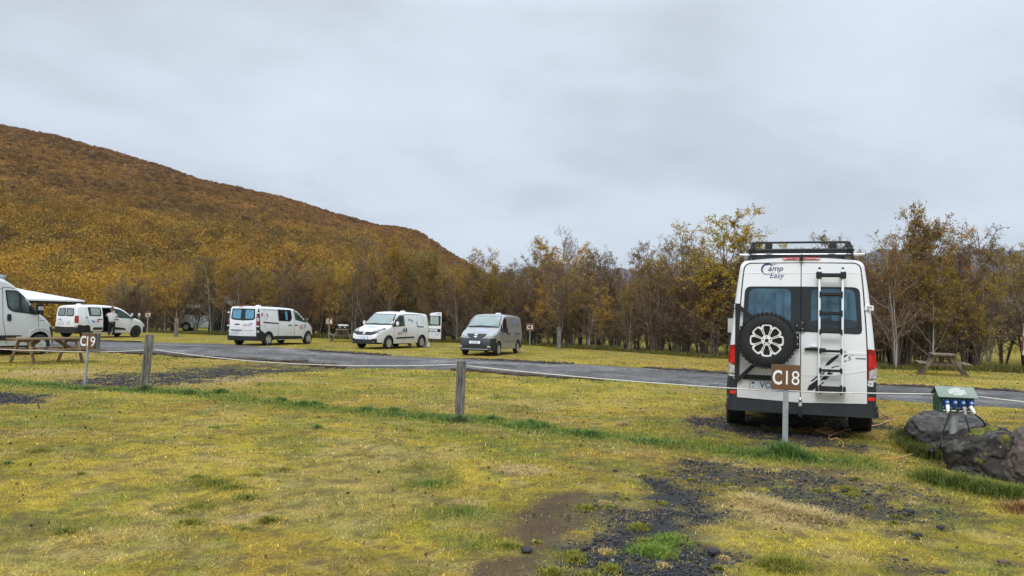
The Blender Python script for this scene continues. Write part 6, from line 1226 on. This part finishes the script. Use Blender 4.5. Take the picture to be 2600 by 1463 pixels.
def treemesh(key,**k):
    a,b_,c=birch(**k)
    def me(nm,parts,mats):
        V=np.concatenate([p[0] for p in parts]);o_=0;Fl=[]
        for p in parts: Fl.append(p[1]+o_);o_+=len(p[0])
        ob=npmesh(nm,V,np.concatenate(Fl),np.concatenate([p[2] for p in parts]),mats[0],nv=4);mm=ob.data
        if len(mats)>1:
            mm.materials.append(mats[1]);mi=np.concatenate([np.full(len(p[1]),i,np.int32) for i,p in enumerate(parts)]);mm.polygons.foreach_set('material_index',mi)
        bpy.data.objects.remove(ob);return mm
    return me('trunk',[a],[BARK]),me('crown',[b_,c],[BARK,LEAFT])
GOLD=((.50,.29,.028),(.43,.23,.024),(.36,.24,.030));BRN=((.27,.145,.045),(.34,.19,.045),(.20,.11,.04));OLV=((.26,.20,.04),(.34,.23,.04),(.19,.15,.035));RST=((.26,.135,.035),(.22,.115,.03),(.28,.18,.05))
TPL={'golden leafy':[treemesh('g%d'%i,seed=100+i,h=6,stems=4+i%2,leaf=1.,lcol=GOLD,pale=.2,l1=15) for i in range(3)],
 'sparse brown leaved':[treemesh('b%d'%i,seed=200+i,h=6,stems=6,leaf=.6,lcol=BRN+((.24,.15,.03),),pale=.3,spread=.75,l1=14) for i in range(4)],
 'olive green leaved':[treemesh('o%d'%i,seed=300+i,h=6,stems=5,leaf=.75,lcol=OLV,pale=.25,spread=.7,l1=14) for i in range(3)],
 'nearly bare pale stemmed':[treemesh('p%d'%i,seed=400+i,h=6,stems=4,leaf=.16,lcol=BRN,pale=.9,spread=.7) for i in range(3)],
 'nearly bare dark stemmed':[treemesh('d%d'%i,seed=500+i,h=6,stems=7,leaf=.2,lcol=BRN,pale=0.05,spread=.9,l1=14) for i in range(2)]}
def puttree(x,y,h,rz,tpl,label,group,base=6.,sw=1.):
    t=tag(empty('birch_tree',(x,y,-.03),rz),label,'tree',group);t.scale=(h/base*sw,h/base*sw,h/base)
    for nm,me in zip(('trunk','crown'),tpl): o=bpy.data.objects.new(nm,me);COL.objects.link(o);o.parent=t
    return t
TOP=[(280,705),(400,690),(450,650),(540,632),(590,650),(640,665),(700,655),(780,648),(850,665),(900,650),(955,600),(1000,590),(1060,630),(1100,612),(1160,645),(1240,618),(1330,642),(1410,598),(1480,592),(1560,612),(1640,606),(1700,600),(1760,590),(1880,600),(1960,625),(2100,600),(2200,632),(2270,580),(2380,575),(2440,600),(2490,590),(2520,612),(2600,598),(2700,600)]
SEG=[(300,420,'by the C7 sign'),(420,560,'left of the blue-curtained van'),(560,800,'behind the blue-curtained van'),(800,900,'by the C6 sign'),(900,1130,'behind the white van with open rear door'),(1130,1330,'behind the silver grey van'),(1330,1440,'by the C5 sign'),(1440,1600,'in the gap right of the C5 sign'),(1600,1850,'just left of the camper van'),(1850,2230,'behind the camper van'),(2230,2480,'behind the right-hand picnic table'),(2480,2800,'at the right edge')]
rt_=np.random.default_rng(5)
kinds=list(TPL)
for row,(off,step,hm_) in enumerate(((.3,1.05,.86),(1.7,1.15,.95),(3.8,1.5,1.),(7.,2.1,1.))):
    px=295+rt_.uniform(0,30)
    while px<2720:
        Y=float(np.interp(px,BX,BY))+off+rt_.normal(0,.45);X=(px-1300)/1900*Y
        hy_=806+.0227*(px-1300);top=float(np.interp(px,[a for a,b_ in TOP],[b_ for a,b_ in TOP]))+(25 if 1000<px<1640 else (-22 if px>2230 else 0))
        hh=(1.7+(hy_-top)/1900*Y)*hm_*.95*rt_.uniform(.72,1.08)
        pr=[.30,.30,.14,.16,.10] if px>1400 else [.20,.36,.24,.10,.10]
        kd=kinds[rt_.choice(5,p=pr)];seg=[s_ for a,b_,s_ in SEG if a<=px<b_ or (s_=='by the C7 sign' and px<300)][0]
        clash=(px>2560 and Y<33.5) or (px<1140 and px>860 and Y<43) or (-12.8<X<-7.9 and 56.8<Y<60.2)
        thin=(1450<px<1590 and row>=1 and rt_.random()<.25)
        thin=thin or (455<px<605 and Y<62 and rt_.random()<.8)
        if not clash and not thin:
            tp=TPL[kd];puttree(X,Y,hh,rt_.uniform(0,6.28),tp[rt_.integers(0,len(tp))],f'{kd} birch {seg}',f'birches of the belt, {kd}, {seg}',sw=rt_.uniform(.9,1.25))
        px+=step*1900/Y*rt_.uniform(.6,1.4)
# the trees that stand out
G1=treemesh('big1',seed=901,h=7.,stems=2,spread=.9,leaf=1.05,lcol=GOLD+((.30,.17,.03),(.17,.16,.03)),pale=0.,open_=.36,l1=26,lsz=.040,wide=1.2)
puttree(*G(1805,905)[:2],6.5,1.1,G1,'tall golden birch with a spreading crown, just left of the camper van',None,7.,1.4)
G2=treemesh('big2',seed=905,h=7.,stems=5,spread=.75,leaf=.75,lcol=RST+GOLD[:1],pale=.1,open_=.2,l1=22,lsz=.038,wide=1.0)
q=G(2335,935);puttree(q[0],q[1]+1.,6.7,.4,G2,'tallest russet birch with a broad fan of branches, above the power box',None,7.,.9)
G3=treemesh('big3',seed=911,h=7.,stems=3,spread=.6,leaf=.12,lcol=BRN,pale=.1,open_=.25,l1=20)
q=G(1425,886);puttree(q[0],q[1]+1.2,6.3,2.4,G3,'tall bare branched birch reaching above its neighbours, right of the C5 sign',None,7.,.9)
q=G(2480,938);puttree(q[0],q[1]+.8,5.4,.4,G3,'bare branched birch with upswept twigs near the right edge',None,7.,.9)
q=G(970,868);puttree(q[0],q[1]+1.5,6.2,.9,G1,'tall olive gold birch rising behind the white van with open rear door',None,7.,.95)
q=G(1100,872);puttree(q[0],q[1]+1.5,5.9,3.9,G2,'bright golden birch against the end of the hill, left of the silver grey van',None,7.,.8)
q=G(560,850);puttree(q[0],q[1]+.2,5.2,2.9,G1,'dark trunked birch leaning over the awning, left of the blue-curtained van',None,7.,.9)
# low scrub between the trunks
for i in range(100):
    px=295+2400*(i+rt_.random())/100;Y=float(np.interp(px,BX,BY))+rt_.uniform(.2,5);kd=['sparse brown leaved','olive green leaved','nearly bare dark stemmed'][i%3];tp=TPL[kd];seg=[s_ for a,b_,s_ in SEG if a<=px<b_ or (s_=='by the C7 sign' and px<300)][0]
    if (860<px<1140 and Y<43) or 455<px<600 or px>2500: continue
    t=puttree((px-1300)/1900*Y,Y,rt_.uniform(1.6,2.8),rt_.uniform(0,6.28),tp[rt_.integers(0,len(tp))],f'low {kd} shrub {seg}',f'low shrubs in the belt, {kd}, {seg}',sw=1.5);t.name='shrub';t['category']='shrub'

# ------------------------------------------------------------------ damp autumn air
m=MB();m.box((0,4200,195),(9800,9600,415),0);hz_o=m.build('haze',pm('haze_air',(1,1,1)))
hm_=hz_o.data.materials[0];t=hm_.node_tree;t.nodes.clear();ou_=t.nodes.new('ShaderNodeOutputMaterial');pv_=t.nodes.new('ShaderNodeVolumePrincipled');pv_.inputs['Color'].default_value=(.80,.87,1,1);pv_.inputs['Density'].default_value=.00011;t.links.new(pv_.outputs[0],ou_.inputs['Volume']);tag(hz_o,kind='stuff')
sc.cycles.volume_bounces=0
